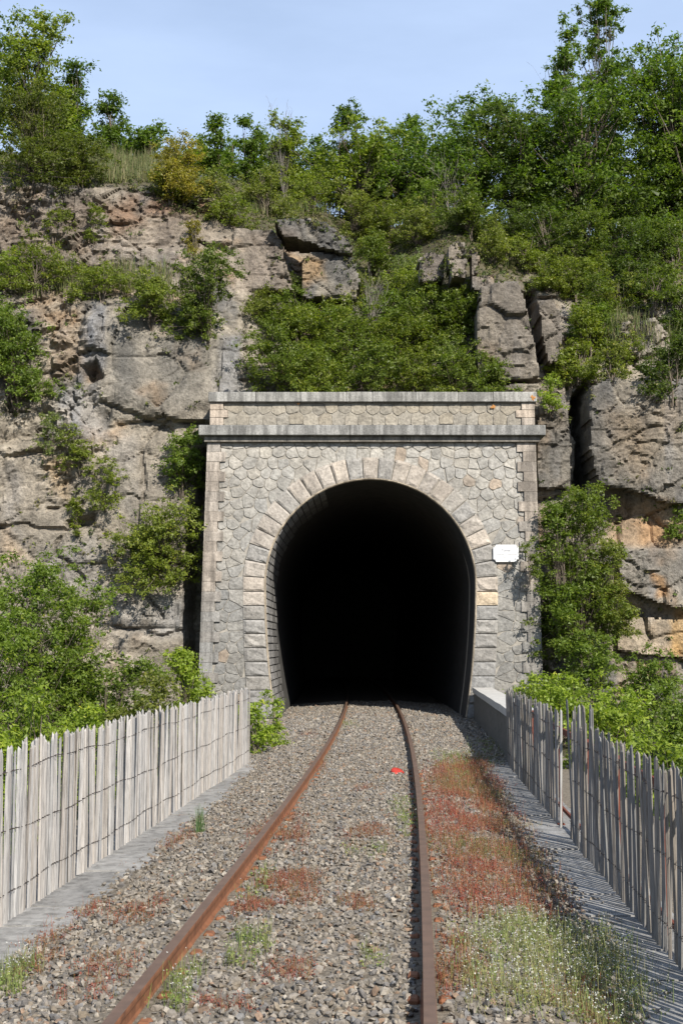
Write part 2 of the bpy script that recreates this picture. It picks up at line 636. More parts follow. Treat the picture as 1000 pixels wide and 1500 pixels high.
def base_profile(X, Z):
    zz = np.arange(-9, 29, 0.05)
    prof = []
    k = np.exp(-0.5 * (np.arange(-12, 13) / 4.5) ** 2)
    k /= k.sum()
    for cx, pts in COLS:
        p = np.array(pts, dtype=float)
        zc_ = p[:, 0] + 0.2 * np.maximum(0, p[:, 0] - 9)
        yc_ = p[:, 1].copy()
        k0 = np.argmax(np.diff(p[:, 1]) / np.diff(p[:, 0]) > 1.9) if (np.diff(p[:, 1]) / np.diff(p[:, 0]) > 1.9).any() else len(p) - 1
        yc_[k0:] = p[k0, 1] + (p[k0:, 1] - p[k0, 1]) * 0.80
        y = np.interp(zz, zc_, yc_) + YO
        vc_ = np.interp(cx, [-15, -9.8, -6.8, -3.9, -2, 1, 3.9, 5.9, 7.8, 9.8, 15], [222, 220, 216, 262, 290, 305, 310, 325, 335, 345, 350])
        cap = (zz > 9) & (UV(cx * np.ones_like(zz), y, zz)[1] < vc_)
        if cap.any():
            i0 = int(np.argmax(cap))
            y[i0:] = y[i0] + (zz[i0:] - zz[i0]) * 7.0
        yp = np.pad(y, 12, mode='edge')
        prof.append(np.convolve(yp, k, 'valid'))
    prof = np.array(prof)
    xs = np.array([c[0] for c in COLS], dtype=float)
    xi = np.clip(np.interp(X, xs, np.arange(len(xs))), 0, len(xs) - 1.001)
    i = xi.astype(int)
    t = smooth01(xi - i) * 0.6 + (xi - i) * 0.4
    zi = np.clip((Z + 9) / 0.05, 0, len(zz) - 1.001)
    j = zi.astype(int)
    s = zi - j

    def g(ii):
        return prof[ii, j] * (1 - s) + prof[ii, j + 1] * s
    return g(i) * (1 - t) + g(i + 1) * t


# relief read from the photograph: (outline, depth offset in metres, softness in pixels)
RELIEF = [
    ([(838, 585), (858, 565), (862, 700), (842, 735), (846, 650)], 2.0, 5),
    ([(860, 715), (985, 745), (1090, 755), (1090, 800), (915, 800), (850, 770)], 0.25, 14),
    ([(918, 885), (1090, 905), (1090, 965), (905, 955)], 0.3, 12),
    ([(768, 415), (780, 425), (800, 530), (785, 535)], 1.2, 5),
    ([(170, 872), (215, 868), (272, 864), (274, 926), (230, 918), (175, 912)], -0.18, 9),
    ([(178, 928), (230, 932), (274, 938), (274, 990), (185, 990)], -0.14, 10),
    ([(122, 536), (138, 530), (146, 552), (126, 560)], 0.6, 5),
    ([(100, 768), (136, 752), (132, 772), (108, 776)], 0.45, 6),
    ([(0, 600), (95, 603), (95, 640), (0, 650)], 0.55, 12),
    ([(130, 470), (345, 490), (345, 585), (250, 620), (140, 600)], -0.25, 14),
    ([(130, 575), (205, 600), (250, 622), (190, 640), (120, 612)], 0.16, 16),
    ([(274, 800), (296, 660), (312, 660), (312, 1000), (274, 1000)], 1.1, 6),
    ([(130, 450), (152, 448), (140, 530), (118, 560), (112, 520)], -0.3, 6),
    ([(412, 345), (472, 352), (455, 372), (442, 378), (437, 420), (426, 415), (420, 380)], 0.7, 6),
    ([(262, 870), (305, 640), (330, 640), (330, 1000), (262, 1000)], 0.25, 20),
]
BLOCKS = [  # name-free list: outline in the photograph, front depth, thickness, rounding, lean
    dict(p=[(866, 563), (905, 549), (960, 557), (1015, 548), (1100, 560), (1110, 742), (1050, 742), (985, 738), (940, 722), (900, 716), (876, 706), (863, 660)], y=36.05, t=1.7, r=0.150),
    dict(p=[(788, 592), (833, 602), (838, 650), (836, 716), (786, 716)], y=36.45, t=1.2, r=0.060),
    dict(p=[(908, 806), (1000, 800), (1110, 800), (1110, 905), (1040, 896), (985, 890), (935, 872), (905, 862)], y=35.9, t=1.5, r=0.110),
    dict(p=[(905, 905), (945, 900), (1000, 908), (1110, 912), (1110, 968), (980, 962), (905, 955)], y=36.2, t=1.0, r=0.060),
    dict(p=[(702, 418), (730, 410), (762, 411), (776, 470), (788, 520), (790, 556), (700, 558), (696, 480)], y=36.8, t=1.6, r=0.110),
    dict(p=[(726, 562), (790, 560), (800, 590), (797, 640), (726, 640)], y=36.7, t=1.3, r=0.100),
    dict(p=[(786, 440), (806, 436), (822, 455), (826, 490), (818, 528), (802, 534), (792, 490)], y=37.2, t=1.6, r=0.100),
    dict(p=[(655, 360), (668, 352), (682, 356), (686, 382), (683, 408), (660, 410), (654, 385)], y=37.8, t=1.0, r=0.070),
    dict(p=[(688, 362), (697, 358), (704, 372), (702, 400), (689, 404)], y=37.95, t=0.8, r=0.050),
    dict(p=[(612, 374), (632, 366), (652, 372), (652, 408), (634, 414), (613, 410)], y=38.3, t=1.0, r=0.070),
    dict(p=[(690, 404), (725, 398), (724, 420), (704, 428), (688, 424)], y=37.75, t=1.0, r=0.060),
    dict(p=[(402, 322), (440, 314), (476, 320), (516, 350), (520, 372), (478, 366), (452, 352), (412, 346)], y=39.0, t=1.5, r=0.080),
    dict(p=[(456, 366), (520, 374), (528, 408), (522, 440), (440, 436), (440, 384)], y=39.3, t=1.5, r=0.075),
    dict(p=[(340, 334), (400, 330), (412, 350), (420, 385), (430, 424), (352, 428), (338, 380)], y=39.2, t=1.4, r=0.125),
    dict(p=[(910, 470), (960, 462), (985, 490), (990, 520), (935, 528), (905, 505)], y=37.4, t=1.2, r=0.150),
    dict(p=[(955, 425), (985, 418), (1000, 450), (990, 475), (960, 468)], y=38.4, t=1.0, r=0.100),
    dict(p=[(280, 285), (345, 292), (350, 330), (290, 322)], y=39.9, t=1.0, r=0.100),
]
CRACKS = [   # fissures traced along the rock
    [(-40, 765), (40, 770), (100, 780)], [(88, 790), (84, 812), (108, 835), (125, 850)], [(208, 845), (216, 868), (236, 890), (242, 905)],
    [(172, 918), (205, 924), (235, 930), (272, 926)], [(208, 660), (211, 690), (209, 735)], [(75, 745), (120, 738)], [(150, 590), (190, 605), (235, 618), (252, 628)],
    [(150, 470), (146, 500), (128, 545)], [(20, 665), (60, 660)],
    [(330, 500), (318, 560), (322, 620)], [(100, 590), (106, 620), (98, 650)],
]
CRUMBLE = [   # outlines of the broken, weathered zones
    [(-100, 280), (340, 290), (330, 420), (260, 440), (170, 430), (-100, 430)],
    [(10, 420), (125, 420), (110, 560), (60, 600), (10, 560)],
    [(60, 640), (130, 650), (120, 740), (60, 740)],
    [(880, 590), (1100, 580), (1100, 700), (900, 690)],
    [(350, 490), (410, 490), (400, 580), (350, 580)],
    [(940, 400), (1100, 400), (1100, 540), (900, 540)],
]
TINTS = [  # stains and rock colours with outlines of their own: (outline, colour, softness px, weight)
    ([(-200, 640), (300, 640), (300, 1000), (-200, 1000)], (0.365, 0.315, 0.25), 40, 0.7),
    ([(150, 470), (345, 490), (350, 600), (150, 600)], (0.215, 0.20, 0.172), 25, 0.85),
    ([(165, 470), (205, 470), (200, 575), (170, 590)], (0.15, 0.147, 0.14), 14, 0.8),
    ([(238, 470), (262, 470), (258, 570), (240, 560)], (0.16, 0.15, 0.135), 12, 0.7),
    ([(285, 490), (305, 490), (302, 560), (288, 555)], (0.17, 0.155, 0.135), 10, 0.6),
    ([(130, 450), (156, 446), (150, 540), (120, 560), (115, 530)], (0.24, 0.25, 0.275), 8, 0.9),
    ([(322, 490), (350, 490), (348, 575), (320, 575)], (0.27, 0.275, 0.29), 8, 0.85),
    ([(70, 590), (140, 560), (150, 640), (120, 640)], (0.33, 0.33, 0.34), 14, 0.6),
    ([(5, 690), (28, 680), (30, 800), (5, 800)], (0.24, 0.235, 0.235), 10, 0.6),
    ([(0, 770), (18, 770), (24, 830), (0, 830)], (0.45, 0.33, 0.21), 10, 0.7),
    ([(60, 665), (110, 680), (100, 740), (75, 720)], (0.42, 0.29, 0.15), 9, 0.8),
    ([(60, 800), (130, 790), (150, 880), (90, 870)], (0.30, 0.295, 0.29), 22, 0.7),
    ([(175, 880), (270, 880), (270, 935), (175, 930)], (0.33, 0.325, 0.32), 14, 0.7),
    ([(150, 640), (200, 650), (190, 760), (160, 740)], (0.36, 0.345, 0.33), 16, 0.6),
    ([(-60, 280), (340, 290), (330, 400), (160, 430), (-60, 420)], (0.235, 0.18, 0.135), 30, 0.75),
    ([(150, 300), (200, 290), (210, 330), (170, 350)], (0.26, 0.13, 0.065), 14, 0.8),
    ([(220, 290), (340, 300), (340, 318), (220, 312)], (0.24, 0.12, 0.06), 10, 0.7),
    ([(40, 425), (110, 425), (120, 540), (80, 560), (60, 480)], (0.33, 0.245, 0.165), 20, 0.8),
    ([(170, 370), (260, 350), (260, 440), (180, 440)], (0.27, 0.255, 0.235), 25, 0.6),
    ([(340, 330), (430, 330), (440, 425), (345, 430)], (0.22, 0.175, 0.14), 18, 0.8),
    ([(420, 365), (470, 372), (475, 415), (440, 420)], (0.42, 0.285, 0.155), 10, 0.9),
    ([(790, 600), (1100, 540), (1100, 745), (790, 730)], (0.180, 0.164, 0.140), 25, 0.8),
    ([(890, 610), (940, 600), (960, 660), (930, 700), (900, 660)], (0.34, 0.24, 0.14), 25, 0.55),
    ([(960, 590), (1000, 590), (1000, 650), (965, 640)], (0.36, 0.25, 0.14), 20, 0.5),
    ([(895, 735), (1100, 750), (1100, 800), (895, 795)], (0.44, 0.30, 0.18), 12, 0.9),
    ([(930, 765), (965, 755), (970, 790), (940, 792)], (0.48, 0.27, 0.12), 10, 0.6),
    ([(900, 800), (1100, 800), (1100, 900), (900, 870)], (0.22, 0.205, 0.185), 12, 0.85),
    ([(960, 845), (972, 845), (974, 880), (962, 880)], (0.48, 0.22, 0.04), 4, 0.85),
    ([(900, 895), (1100, 900), (1100, 965), (900, 960)], (0.46, 0.36, 0.25), 12, 0.85),
    ([(985, 900), (1010, 900), (1010, 960), (988, 960)], (0.52, 0.28, 0.05), 6, 0.85),
    ([(690, 400), (830, 410), (830, 640), (690, 640)], (0.22, 0.185, 0.145), 16, 0.75),
    ([(610, 350), (705, 350), (705, 415), (610, 415)], (0.20, 0.165, 0.135), 12, 0.7),
]


def rock_tint(X, Y, Z, gentle):
    u, v = UV(X, Y, Z)
    n = fbm(X * 0.45, Y * 0.45, Z * 0.45, 5, 40)
    n2 = fbm(X * 1.1, Y * 1.1, Z * 0.35, 4, 60)
    A, B, D = np.array([0.255, 0.226, 0.182]), np.array([0.40, 0.348, 0.275]), np.array([0.135, 0.13, 0.122])
    t = smooth01(n * 1.3 + 0.5)[..., None]
    c = A * (1 - t) + B * t
    t2 = (smooth01(n2 * 2.4 + 0.03) * 0.9)[..., None]
    n3 = fbm(X * 0.9 + 7, Y * 0.9, Z * 0.9, 4, 66)
    t3 = (smooth01(n3 * 2.6 - 0.42) * 0.75)[..., None]
    c = c * (1 - t3) + np.array([0.40, 0.26, 0.145]) * t3
    n4 = fbm(X * 1.6 + 3, Y * 1.0, Z * 0.25, 4, 68)
    t4 = (smooth01(n4 * 2.6 - 0.5) * 0.6)[..., None]
    c = c * (1 - t4) + np.array([0.25, 0.255, 0.27]) * t4
    c = c * (1 - t2) + D * t2
    uu = u + 14 * fbm(X * 1.3, Z * 1.3, Y * 0, 3, 81)
    vv = v + 14 * fbm(X * 1.3, Z * 1.3, Y * 0, 3, 82)
    for poly, col, soft, w in TINTS:
        p = np.array(poly)
        lo, hi = p.min(0) - soft * 1.5, p.max(0) + soft * 1.5
        sel = (uu > lo[0]) & (uu < hi[0]) & (vv > lo[1]) & (vv < hi[1])
        if not sel.any():
            continue
        s = sdf_poly(uu[sel], vv[sel], poly)
        k = (smooth01(s / soft * 0.5 + 0.5) * w * (0.75 + 0.5 * n2[sel]))[:, None]
        k = np.clip(k, 0, 1)
        c[sel] = c[sel] * (1 - k) + np.array(col) * k
    soil = np.array([0.105, 0.092, 0.05])
    g = gentle[..., None]
    c = c * (1 - g) + soil * g
    return c


def rock_relief(X, Z, k=1.0):
    wx = X + 0.25 * fbm(X * 0.8, Z * 0.8, X * 0, 3, 21)
    wz = Z + 0.25 * fbm(X * 0.8, Z * 0.8, X * 0, 3, 22)
    y = 0.38 * fbm(X * 0.32, Z * 0.32, X * 0 + 3, 3, 5)
    o, e = facets(wx * 0.62, wz * 0.85, 31, 1.2)
    y = y + 0.15 * o + 0.10 * (1 - smooth01(e / 0.10))
    o, e = facets(wx * 1.7, wz * 2.3, 37, 1.4)
    m = smooth01(fbm(X * 0.5, Z * 0.5, X * 0, 2, 55) * 1.6 + 0.55)
    y = y + m * (0.085 * o + 0.06 * (1 - smooth01(e / 0.08)))
    o, e = facets(wx * 4.2, wz * 5.2, 41, 1.5)
    y = y + m * (0.04 * o + 0.025 * (1 - smooth01(e / 0.1)))
    y = y + 0.02 * fbm(X * 5, Z * 5, X * 0, 3, 6)
    # bedding ledges
    b = Z * 1.15 + 0.35 * fbm(X * 0.3, Z * 0.3, X * 0, 3, 71)
    fr = b - np.floor(b)
    y = y + 0.10 * smooth01(fbm(X * 0.25, np.floor(b) * 3.7, X * 0, 2, 72) * 2) * (fr - 0.5)
    return y * k


def build_cliff():
    X, Z = np.meshgrid(GX, GZ)
    Yb = base_profile(X, Z)
    dYdz = np.gradient(Yb, axis=0) / GS
    gentle = smooth01((dYdz - 0.75 + 0.35 * fbm(X * 0.6, Z * 0.6, X * 0, 3, 160)) / 0.7)
    calm = 1 - 0.55 * gentle
    u, v = UV(X, Yb, Z)
    face = smooth01(sdf_poly(u, v, [(150, 470), (345, 490), (350, 600), (150, 600)]) / 40 + 0.5)
    slab = smooth01(sdf_poly(u, v, [(-200, 650), (290, 640), (290, 1010), (-200, 1010)]) / 60 + 0.5)
    Y = Yb + rock_relief(X, Z) * calm * (1 - 0.6 * face) * (1 - 0.45 * slab)
    uu = u + 6 * fbm(X * 2, Z * 2, X * 0, 3, 91)
    vv = v + 6 * fbm(X * 2, Z * 2, X * 0, 3, 92)
    for poly, off, soft in RELIEF:
        s = sdf_poly(uu, vv, poly)
        Y = Y + off * smooth01(s / soft * 0.5 + 0.5)
    crumb = np.zeros_like(Y)
    for poly in CRUMBLE:
        crumb = np.maximum(crumb, smooth01(sdf_poly(uu, vv, poly) / 24 + 0.5))
    crumb = crumb * (0.55 + 0.9 * smooth01(fbm(X * 0.9, Z * 0.9, X * 0, 3, 170) + 0.5))
    for sc, am, sd in ((1.5, 0.34, 181), (3.4, 0.20, 184), (8.0, 0.09, 187)):
        nn = fbm(X * sc, Z * sc * 1.2, X * 0 + sd, 3, sd)
        Y = Y + crumb * am * (0.22 - np.abs(nn))
    for line in CRACKS:
        d = np.full(X.shape, 1e9)
        for a, b in zip(line[:-1], line[1:]):
            ex, ey = b[0] - a[0], b[1] - a[1]
            t = np.clip(((uu - a[0]) * ex + (vv - a[1]) * ey) / (ex * ex + ey * ey), 0, 1)
            d = np.minimum(d, np.hypot(uu - a[0] - ex * t, vv - a[1] - ey * t))
        Y = Y + 0.15 * smooth01(1.6 - d / 2.6)
    # the mouth of the tunnel
    ny, nx = X.shape
    V = np.stack([X, Y, Z], -1).reshape(-1, 3)
    i = (np.arange(ny - 1)[:, None] * nx + np.arange(nx - 1)[None, :]).ravel()
    F = np.stack([i, i + 1, i + nx + 1, i + nx], -1)
    cx, cz = V[F[:, 0], 0], V[F[:, 0], 2]
    keep = ~((np.abs(cx - 0.78) < 3.6) & (cz < 6.9) & (cz > -0.75))
    tint = rock_tint(X, Y, Z, gentle)
    col = np.concatenate([tint, np.ones(tint.shape[:2] + (1,))], -1).reshape(-1, 4)
    me = mesh_np('cliff', V, F[keep], False, None, {'tint': col})
    o = link('cliff', me, M_ROCK)
    tag(o, kind='structure')
    return o, Y, gentle


cliff, YG, GENTLE = build_cliff()
YEFF = YG.copy()


def rock_block(d):
    poly = [P(u, v, d['y']) for u, v in d['p']]
    pp = np.array([(p.x, p.z) for p in poly])
    lo, hi = pp.min(0) - 0.12, pp.max(0) + 0.12
    st = 0.06
    xs, zs = np.arange(lo[0], hi[0], st), np.arange(lo[1], hi[1], st)
    X, Z = np.meshgrid(xs, zs)
    ph = d['y'] * 7.7
    jx = X + 0.07 * fbm(X * 3, Z * 3, X * 0 + ph, 3, 101)
    jz = Z + 0.07 * fbm(X * 3, Z * 3, X * 0 + ph, 3, 102)
    s = sdf_poly(jx, jz, pp)
    r = d['r']
    e = np.clip(1 - s / r, 0, 1)
    Y = d['y'] + r * (1 - np.sqrt(np.maximum(1 - e * e, 0))) * 0.9 + rock_relief(X + ph, Z, 0.7) + 0.06 * (Z - pp[:, 1].mean())
    inside = s > 0
    nz_, nx_ = X.shape
    q = inside[:-1, :-1] & inside[1:, :-1] & inside[:-1, 1:] & inside[1:, 1:]
    idx = -np.ones(X.shape, dtype=int)
    used = np.zeros(X.shape, dtype=bool)
    for a in (slice(None, -1), slice(1, None)):
        for b in (slice(None, -1), slice(1, None)):
            used[a, b] |= q
    idx[used] = np.arange(used.sum())
    n = used.sum()
    yf = Y[used]
    Vf = np.stack([X[used], yf, Z[used]], -1)
    Vb = Vf.copy()
    Vb[:, 1] = d['y'] + d['t']
    jj, ii = np.nonzero(q)
    A, B, C, D = idx[jj, ii], idx[jj, ii + 1], idx[jj + 1, ii + 1], idx[jj + 1, ii]
    F = [np.stack([A, B, C, D], -1), np.stack([D, C, B, A], -1) + n]
    # side skirts where a quad has no neighbour
    qp = np.pad(q, 1)
    for dj, di, (a, b) in ((-1, 0, (B, A)), (1, 0, (D, C)), (0, -1, (A, D)), (0, 1, (C, B))):
        m = ~qp[jj + 1 + dj, ii + 1 + di]
        F.append(np.stack([a[m], b[m], b[m] + n, a[m] + n], -1))
    F = np.concatenate(F)
    V = np.concatenate([Vf, Vb])
    V[:, 1] = V[:, 1]
    t = rock_tint(V[:, 0], V[:, 1], V[:, 2], np.zeros(len(V)))
    col = np.concatenate([t, np.ones((len(t), 1))], -1)
    me = mesh_np('rock_block', V, F, False, None, {'tint': col})
    o = link('rock_block', me, M_ROCK, cliff)
    # remember its front for rooting plants
    gi = np.round((X[used] - GX[0]) / GS).astype(int)
    gj = np.round((Z[used] - GZ[0]) / GS).astype(int)
    ok = (gi >= 0) & (gi < len(GX)) & (gj >= 0) & (gj < len(GZ))
    np.minimum.at(YEFF, (gj[ok], gi[ok]), yf[ok])
    return o


for d in BLOCKS:
    rock_block(d)


def hit(u, v, y0=34.5):
    """first point of the cliff seen at pixel (u, v)"""
    for y in np.arange(y0, 75, 0.06):
        p = P(u, v, y)
        i, j = int(round((p.x - GX[0]) / GS)), int(round((p.z - GZ[0]) / GS))
        if not (0 <= i < len(GX) and 0 <= j < len(GZ)):
            continue
        if y >= YEFF[j, i]:
            return p
    return P(u, v, 50)


# ------------------------------------------------------------------ tunnel portal
portal = empty('tunnel_portal', (0.78, PORTAL_Y, -0.2))
tag(portal, 'rubble stone railway tunnel portal with a horseshoe arch and dark mouth', 'tunnel')
PINV = -Vector(portal.location)


def pobj(name, mb, mat, color=None, smooth=False):
    o = mb.obj(name, mat, portal, smooth, color)
    o.matrix_parent_inverse.identity()
    o.location = PINV
    return o


def PP(u, v):
    p = P(u, v, PORTAL_Y)
    return np.array([p.x, p.z])


PXM = FPX / PORTAL_Y
body_tl, body_tr = PP(304, 648), PP(783.5, 648)
body_bl, body_br = PP(291, 1000), PP(794, 1000)


def edge_l(z):
    t = (z - body_tl[1]) / (body_bl[1] - body_tl[1])
    return body_tl[0] + t * (body_bl[0] - body_tl[0])


def edge_r(z):
    t = (z - body_tr[1]) / (body_br[1] - body_tr[1])
    return body_tr[0] + t * (body_br[0] - body_tr[0])


def arch_path(rad, du_bot, n=160):
    """points of the horseshoe outline in pixels from lower left over the crown to lower right"""
    cx, cy = 542.5, 856.0
    pts = []
    bot = 1052.0
    for k in range(40):
        v = bot + (cy - bot) * k / 40.0
        s = (v - cy) / (1038 - cy)
        pts.append((cx - rad + du_bot * s * s, v))
    for k in range(n + 1):
        a = math.pi - math.pi * k / n
        pts.append((cx + rad * math.cos(a), cy - rad * math.sin(a)))
    for k in range(39, -1, -1):
        v = bot + (cy - bot) * k / 40.0
        s = (v - cy) / (1038 - cy)
        pts.append((cx + rad - du_bot * s * s, v))
    return np.array([PP(*p) for p in pts])


INTRA = arch_path(155.5, 13.0)
EXTRA = arch_path(186.0, 7.0)


def along(path, n=None):
    d = np.concatenate([[0], np.cumsum(np.hypot(*np.diff(path, axis=0).T))])
    return d / d[-1], d[-1]


TI, LI = along(INTRA)


def at_path(path, t):
    return np.array([np.interp(t, TI, path[:, 0]), np.interp(t, TI, path[:, 1])])


# backing wall with the arch cut out
zb = -0.9
cap_z0 = PP(545, 590)[1]      # underside of the coping
cor_z0, cor_z1 = PP(545, 640)[1], PP(545, 624.5)[1]
top_l, top_r = PP(308, 600)[0], PP(782, 600)[0]


def wall_core():
    mb = MB()
    y0, y1 = PORTAL_Y, PORTAL_Y + 2.2
    ring = [tuple(p) for p in INTRA]
    ring[0] = (ring[0][0], zb)
    ring[-1] = (ring[-1][0], zb)
    outer = []
    for (x, z) in ring:
        cxp, czp = 0.78, 2.6
        dx, dz = x - cxp, z - czp
        zt = cor_z0 + 0.02
        if z <= zb + 0.01:
            outer.append((edge_l(zb) if dx < 0 else edge_r(zb), zb))
            continue
        best = 1e9
        if dz > 1e-6:
            best = min(best, (zt - czp) / dz)
        for k in range(60):
            pass
        # sides
        for f, sg in ((edge_l, -1), (edge_r, 1)):
            if dx * sg > 1e-6:
                t = 1.0
                for _ in range(12):
                    t = (f(czp + t * dz) - cxp) / dx
                if t > 0:
                    best = min(best, t)
        outer.append((cxp + best * dx, max(zb, czp + best * dz)))
    n = len(ring)
    vs = []
    for y in (y0, y1):
        vs += [(x, y, z) for x, z in ring] + [(x, y, z) for x, z in outer]
    fs = []
    for i in range(n - 1):
        fs.append((i, i + 1, n + i + 1, n + i))
        a, b = n + i, n + i + 1
        fs.append((a, b, b + 2 * n, a + 2 * n))
        fs.append((i + 1, i, i + 2 * n, i + 1 + 2 * n))
        fs.append((2 * n + i + 1, 2 * n + i, 3 * n + i, 3 * n + i + 1))
    mb.add(vs, fs)
    # parapet core
    mb.box(top_l + 0.02, top_r - 0.02, y0, y1 - 0.9, cor_z0 + 0.03, cap_z0)
    # block over the corners
    mb.box(edge_l(cor_z0) + 0.01, edge_r(cor_z0) - 0.01, y0 + 0.05, y1 - 0.4, cor_z0 - 0.25, cor_z0 + 0.02)
    return pobj('wall_core', mb, M_MORTAR)


wall_core()


def warm_cool(z, warm=0.5, grey=(0.27, 0.262, 0.24), beige=(0.40, 0.32, 0.245), k=1.0):
    g, b = np.array(grey), np.array(beige)
    t = min(1, max(0, warm + rnd.uniform(-0.2, 0.2)))
    c = g * (1 - t) + b * t
    return tuple(c * rnd.uniform(0.89, 1.1) * k)


def clip_half(poly, p, n):
    """keep the side where (q - p).n <= 0"""
    out = []
    m = len(poly)
    for i in range(m):
        a, b = poly[i], poly[(i + 1) % m]
        da, db = (a[0] - p[0]) * n[0] + (a[1] - p[1]) * n[1], (b[0] - p[0]) * n[0] + (b[1] - p[1]) * n[1]
        if da <= 0:
            out.append(a)
        if (da < 0 < db) or (db < 0 < da):
            t = da / (da - db)
            out.append((a[0] + t * (b[0] - a[0]), a[1] + t * (b[1] - a[1])))
    return out


def poly_area(p):
    return 0.5 * sum(p[i][0] * p[(i + 1) % len(p)][1] - p[(i + 1) % len(p)][0] * p[i][1] for i in range(len(p)))


def rubble_stone(poly, proud, mat, color, joint=0.004):
    """an irregular many-sided stone set in the wall, its face dressed to a low pyramid"""
    cx = sum(p[0] for p in poly) / len(poly)
    cz = sum(p[1] for p in poly) / len(poly)
    ring = []
    m = len(poly)
    for i in range(m):
        a, b = poly[i], poly[(i + 1) % m]
        L = math.hypot(b[0] - a[0], b[1] - a[1])
        if L < 0.05:
            ring.append(((a[0] + b[0]) / 2, (a[1] + b[1]) / 2))
            continue
        ex, ez = (b[0] - a[0]) / L, (b[1] - a[1]) / L
        c = min(0.035, L * 0.2)
        ring.append((a[0] + ex * c, a[1] + ez * c))
        if L > 0.26:
            w = rnd.uniform(-0.012, 0.012)
            ring.append(((a[0] + b[0]) / 2 - ez * w, (a[1] + b[1]) / 2 + ex * w))
        ring.append((b[0] - ex * c, b[1] - ez * c))
    ring = ring[:11] if len(ring) > 13 else ring
    n = len(ring)

    def sh(p, d):
        dx, dz = p[0] - cx, p[1] - cz
        L = math.hypot(dx, dz) + 1e-6
        k = max(0.3, (L - d) / L)
        return cx + dx * k, cz + dz * k
    vs, fs = [], []
    y0 = PORTAL_Y + 0.005
    for p in ring:
        q = sh(p, joint)
        vs.append((q[0], y0, q[1]))
    for p in ring:
        q = sh(p, joint + rnd.uniform(0.007, 0.015))
        vs.append((q[0], PORTAL_Y - proud + rnd.uniform(-0.006, 0.006), q[1]))
    vs.append((cx + rnd.uniform(-0.04, 0.04), PORTAL_Y - proud - rnd.uniform(-0.002, 0.016), cz + rnd.uniform(-0.04, 0.04)))
    for i in range(n):
        j = (i + 1) % n
        fs.append((i, j, n + j, n + i))
        fs.append((n + i, n + j, 2 * n))
    mb = MB()
    mb.add(vs, fs)
    return pobj('rubble_stone', mb, mat, color)


def voronoi_fill(seeds, bounds, clipper, maker):
    for i, s in enumerate(seeds):
        poly = [(s[0] - 0.7, s[1] - 0.7), (s[0] + 0.7, s[1] - 0.7), (s[0] + 0.7, s[1] + 0.7), (s[0] - 0.7, s[1] + 0.7)]
        for j, t in enumerate(seeds):
            if i == j or abs(s[0] - t[0]) > 1.4 or abs(s[1] - t[1]) > 1.4:
                continue
            poly = clip_half(poly, ((s[0] + t[0]) / 2, (s[1] + t[1]) / 2), (t[0] - s[0], t[1] - s[1]))
            if len(poly) < 3:
                break
        if len(poly) < 3:
            continue
        poly = clipper(poly, s)
        if len(poly) < 3 or abs(poly_area(poly)) < 0.012:
            continue
        maker(poly, s)


acx, acz = PP(542.5, 856)
R_EX = 186.0 / PXM


def body_clip(poly, s):
    zt = cor_z0 - 0.16
    poly = clip_half(poly, (0, zt), (0, 1))
    poly = clip_half(poly, (0, -0.62), (0, -1))
    z = s[1]
    poly = clip_half(poly, (edge_l(z) + 0.36, z), (-1, 0))
    poly = clip_half(poly, (edge_r(z) - 0.36, z), (1, 0))
    dx, dz = s[0] - acx, s[1] - acz
    if dz > 0:
        L = math.hypot(dx, dz)
        n = (dx / L, dz / L)
        q = (acx + n[0] * (R_EX - 0.05), acz + n[1] * (R_EX - 0.05))
        poly = clip_half(poly, q, (-n[0], -n[1]))
    else:
        ex = EXTRA[np.argmin(np.abs(EXTRA[:60, 1] - z))][0] + 0.05 if dx < 0 else EXTRA[len(EXTRA) - 1 - np.argmin(np.abs(EXTRA[::-1][:60, 1] - z))][0] - 0.05
        poly = clip_half(poly, (ex, z), (1, 0) if dx < 0 else (-1, 0))
    return poly


seeds = []
zz_, row = -0.5, 0
while zz_ < cor_z0 - 0.1:
    x = edge_l(zz_) + (0.25 if row % 2 else 0.48)
    while x < edge_r(zz_) - 0.2:
        s = (x + rnd.uniform(-0.095, 0.095), zz_ + rnd.uniform(-0.08, 0.08))
        dx, dz = s[0] - acx, s[1] - acz
        if dz > 0:
            inside = math.hypot(dx, dz) < R_EX + 0.06
        else:
            ex = abs(EXTRA[np.argmin(np.abs(EXTRA[:60, 1] - s[1]))][0] - acx)
            inside = abs(dx) < ex + 0.05
        if not inside:
            seeds.append(s)
        x += 0.338
    zz_ += 0.278
    row += 1


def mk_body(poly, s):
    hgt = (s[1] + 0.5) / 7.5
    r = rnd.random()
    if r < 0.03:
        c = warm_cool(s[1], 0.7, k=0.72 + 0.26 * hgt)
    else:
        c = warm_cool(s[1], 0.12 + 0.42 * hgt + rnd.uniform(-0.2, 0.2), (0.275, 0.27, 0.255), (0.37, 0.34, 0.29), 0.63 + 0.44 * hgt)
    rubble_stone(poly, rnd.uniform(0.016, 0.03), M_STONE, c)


voronoi_fill(seeds, None, body_clip, mk_body)

# parapet stones: a low and a tall course
par_seeds = []
z_lo, z_hi = cor_z1 + 0.02, cap_z0 - 0.005
for r_, (zc, jit) in enumerate(((z_lo + 0.17, 0.03), (z_lo + 0.5, 0.05))):
    x = top_l + 0.55 + 0.2 * r_
    while x < top_r - 0.5:
        par_seeds.append((x + rnd.uniform(-0.05, 0.05), zc + rnd.uniform(-jit, jit)))
        x += 0.37


def par_clip(poly, s):
    poly = clip_half(poly, (0, z_lo), (0, -1))
    poly = clip_half(poly, (0, z_hi), (0, 1))
    poly = clip_half(poly, (top_l + 0.36, 0), (-1, 0))
    return clip_half(poly, (top_r - 0.36, 0), (1, 0))


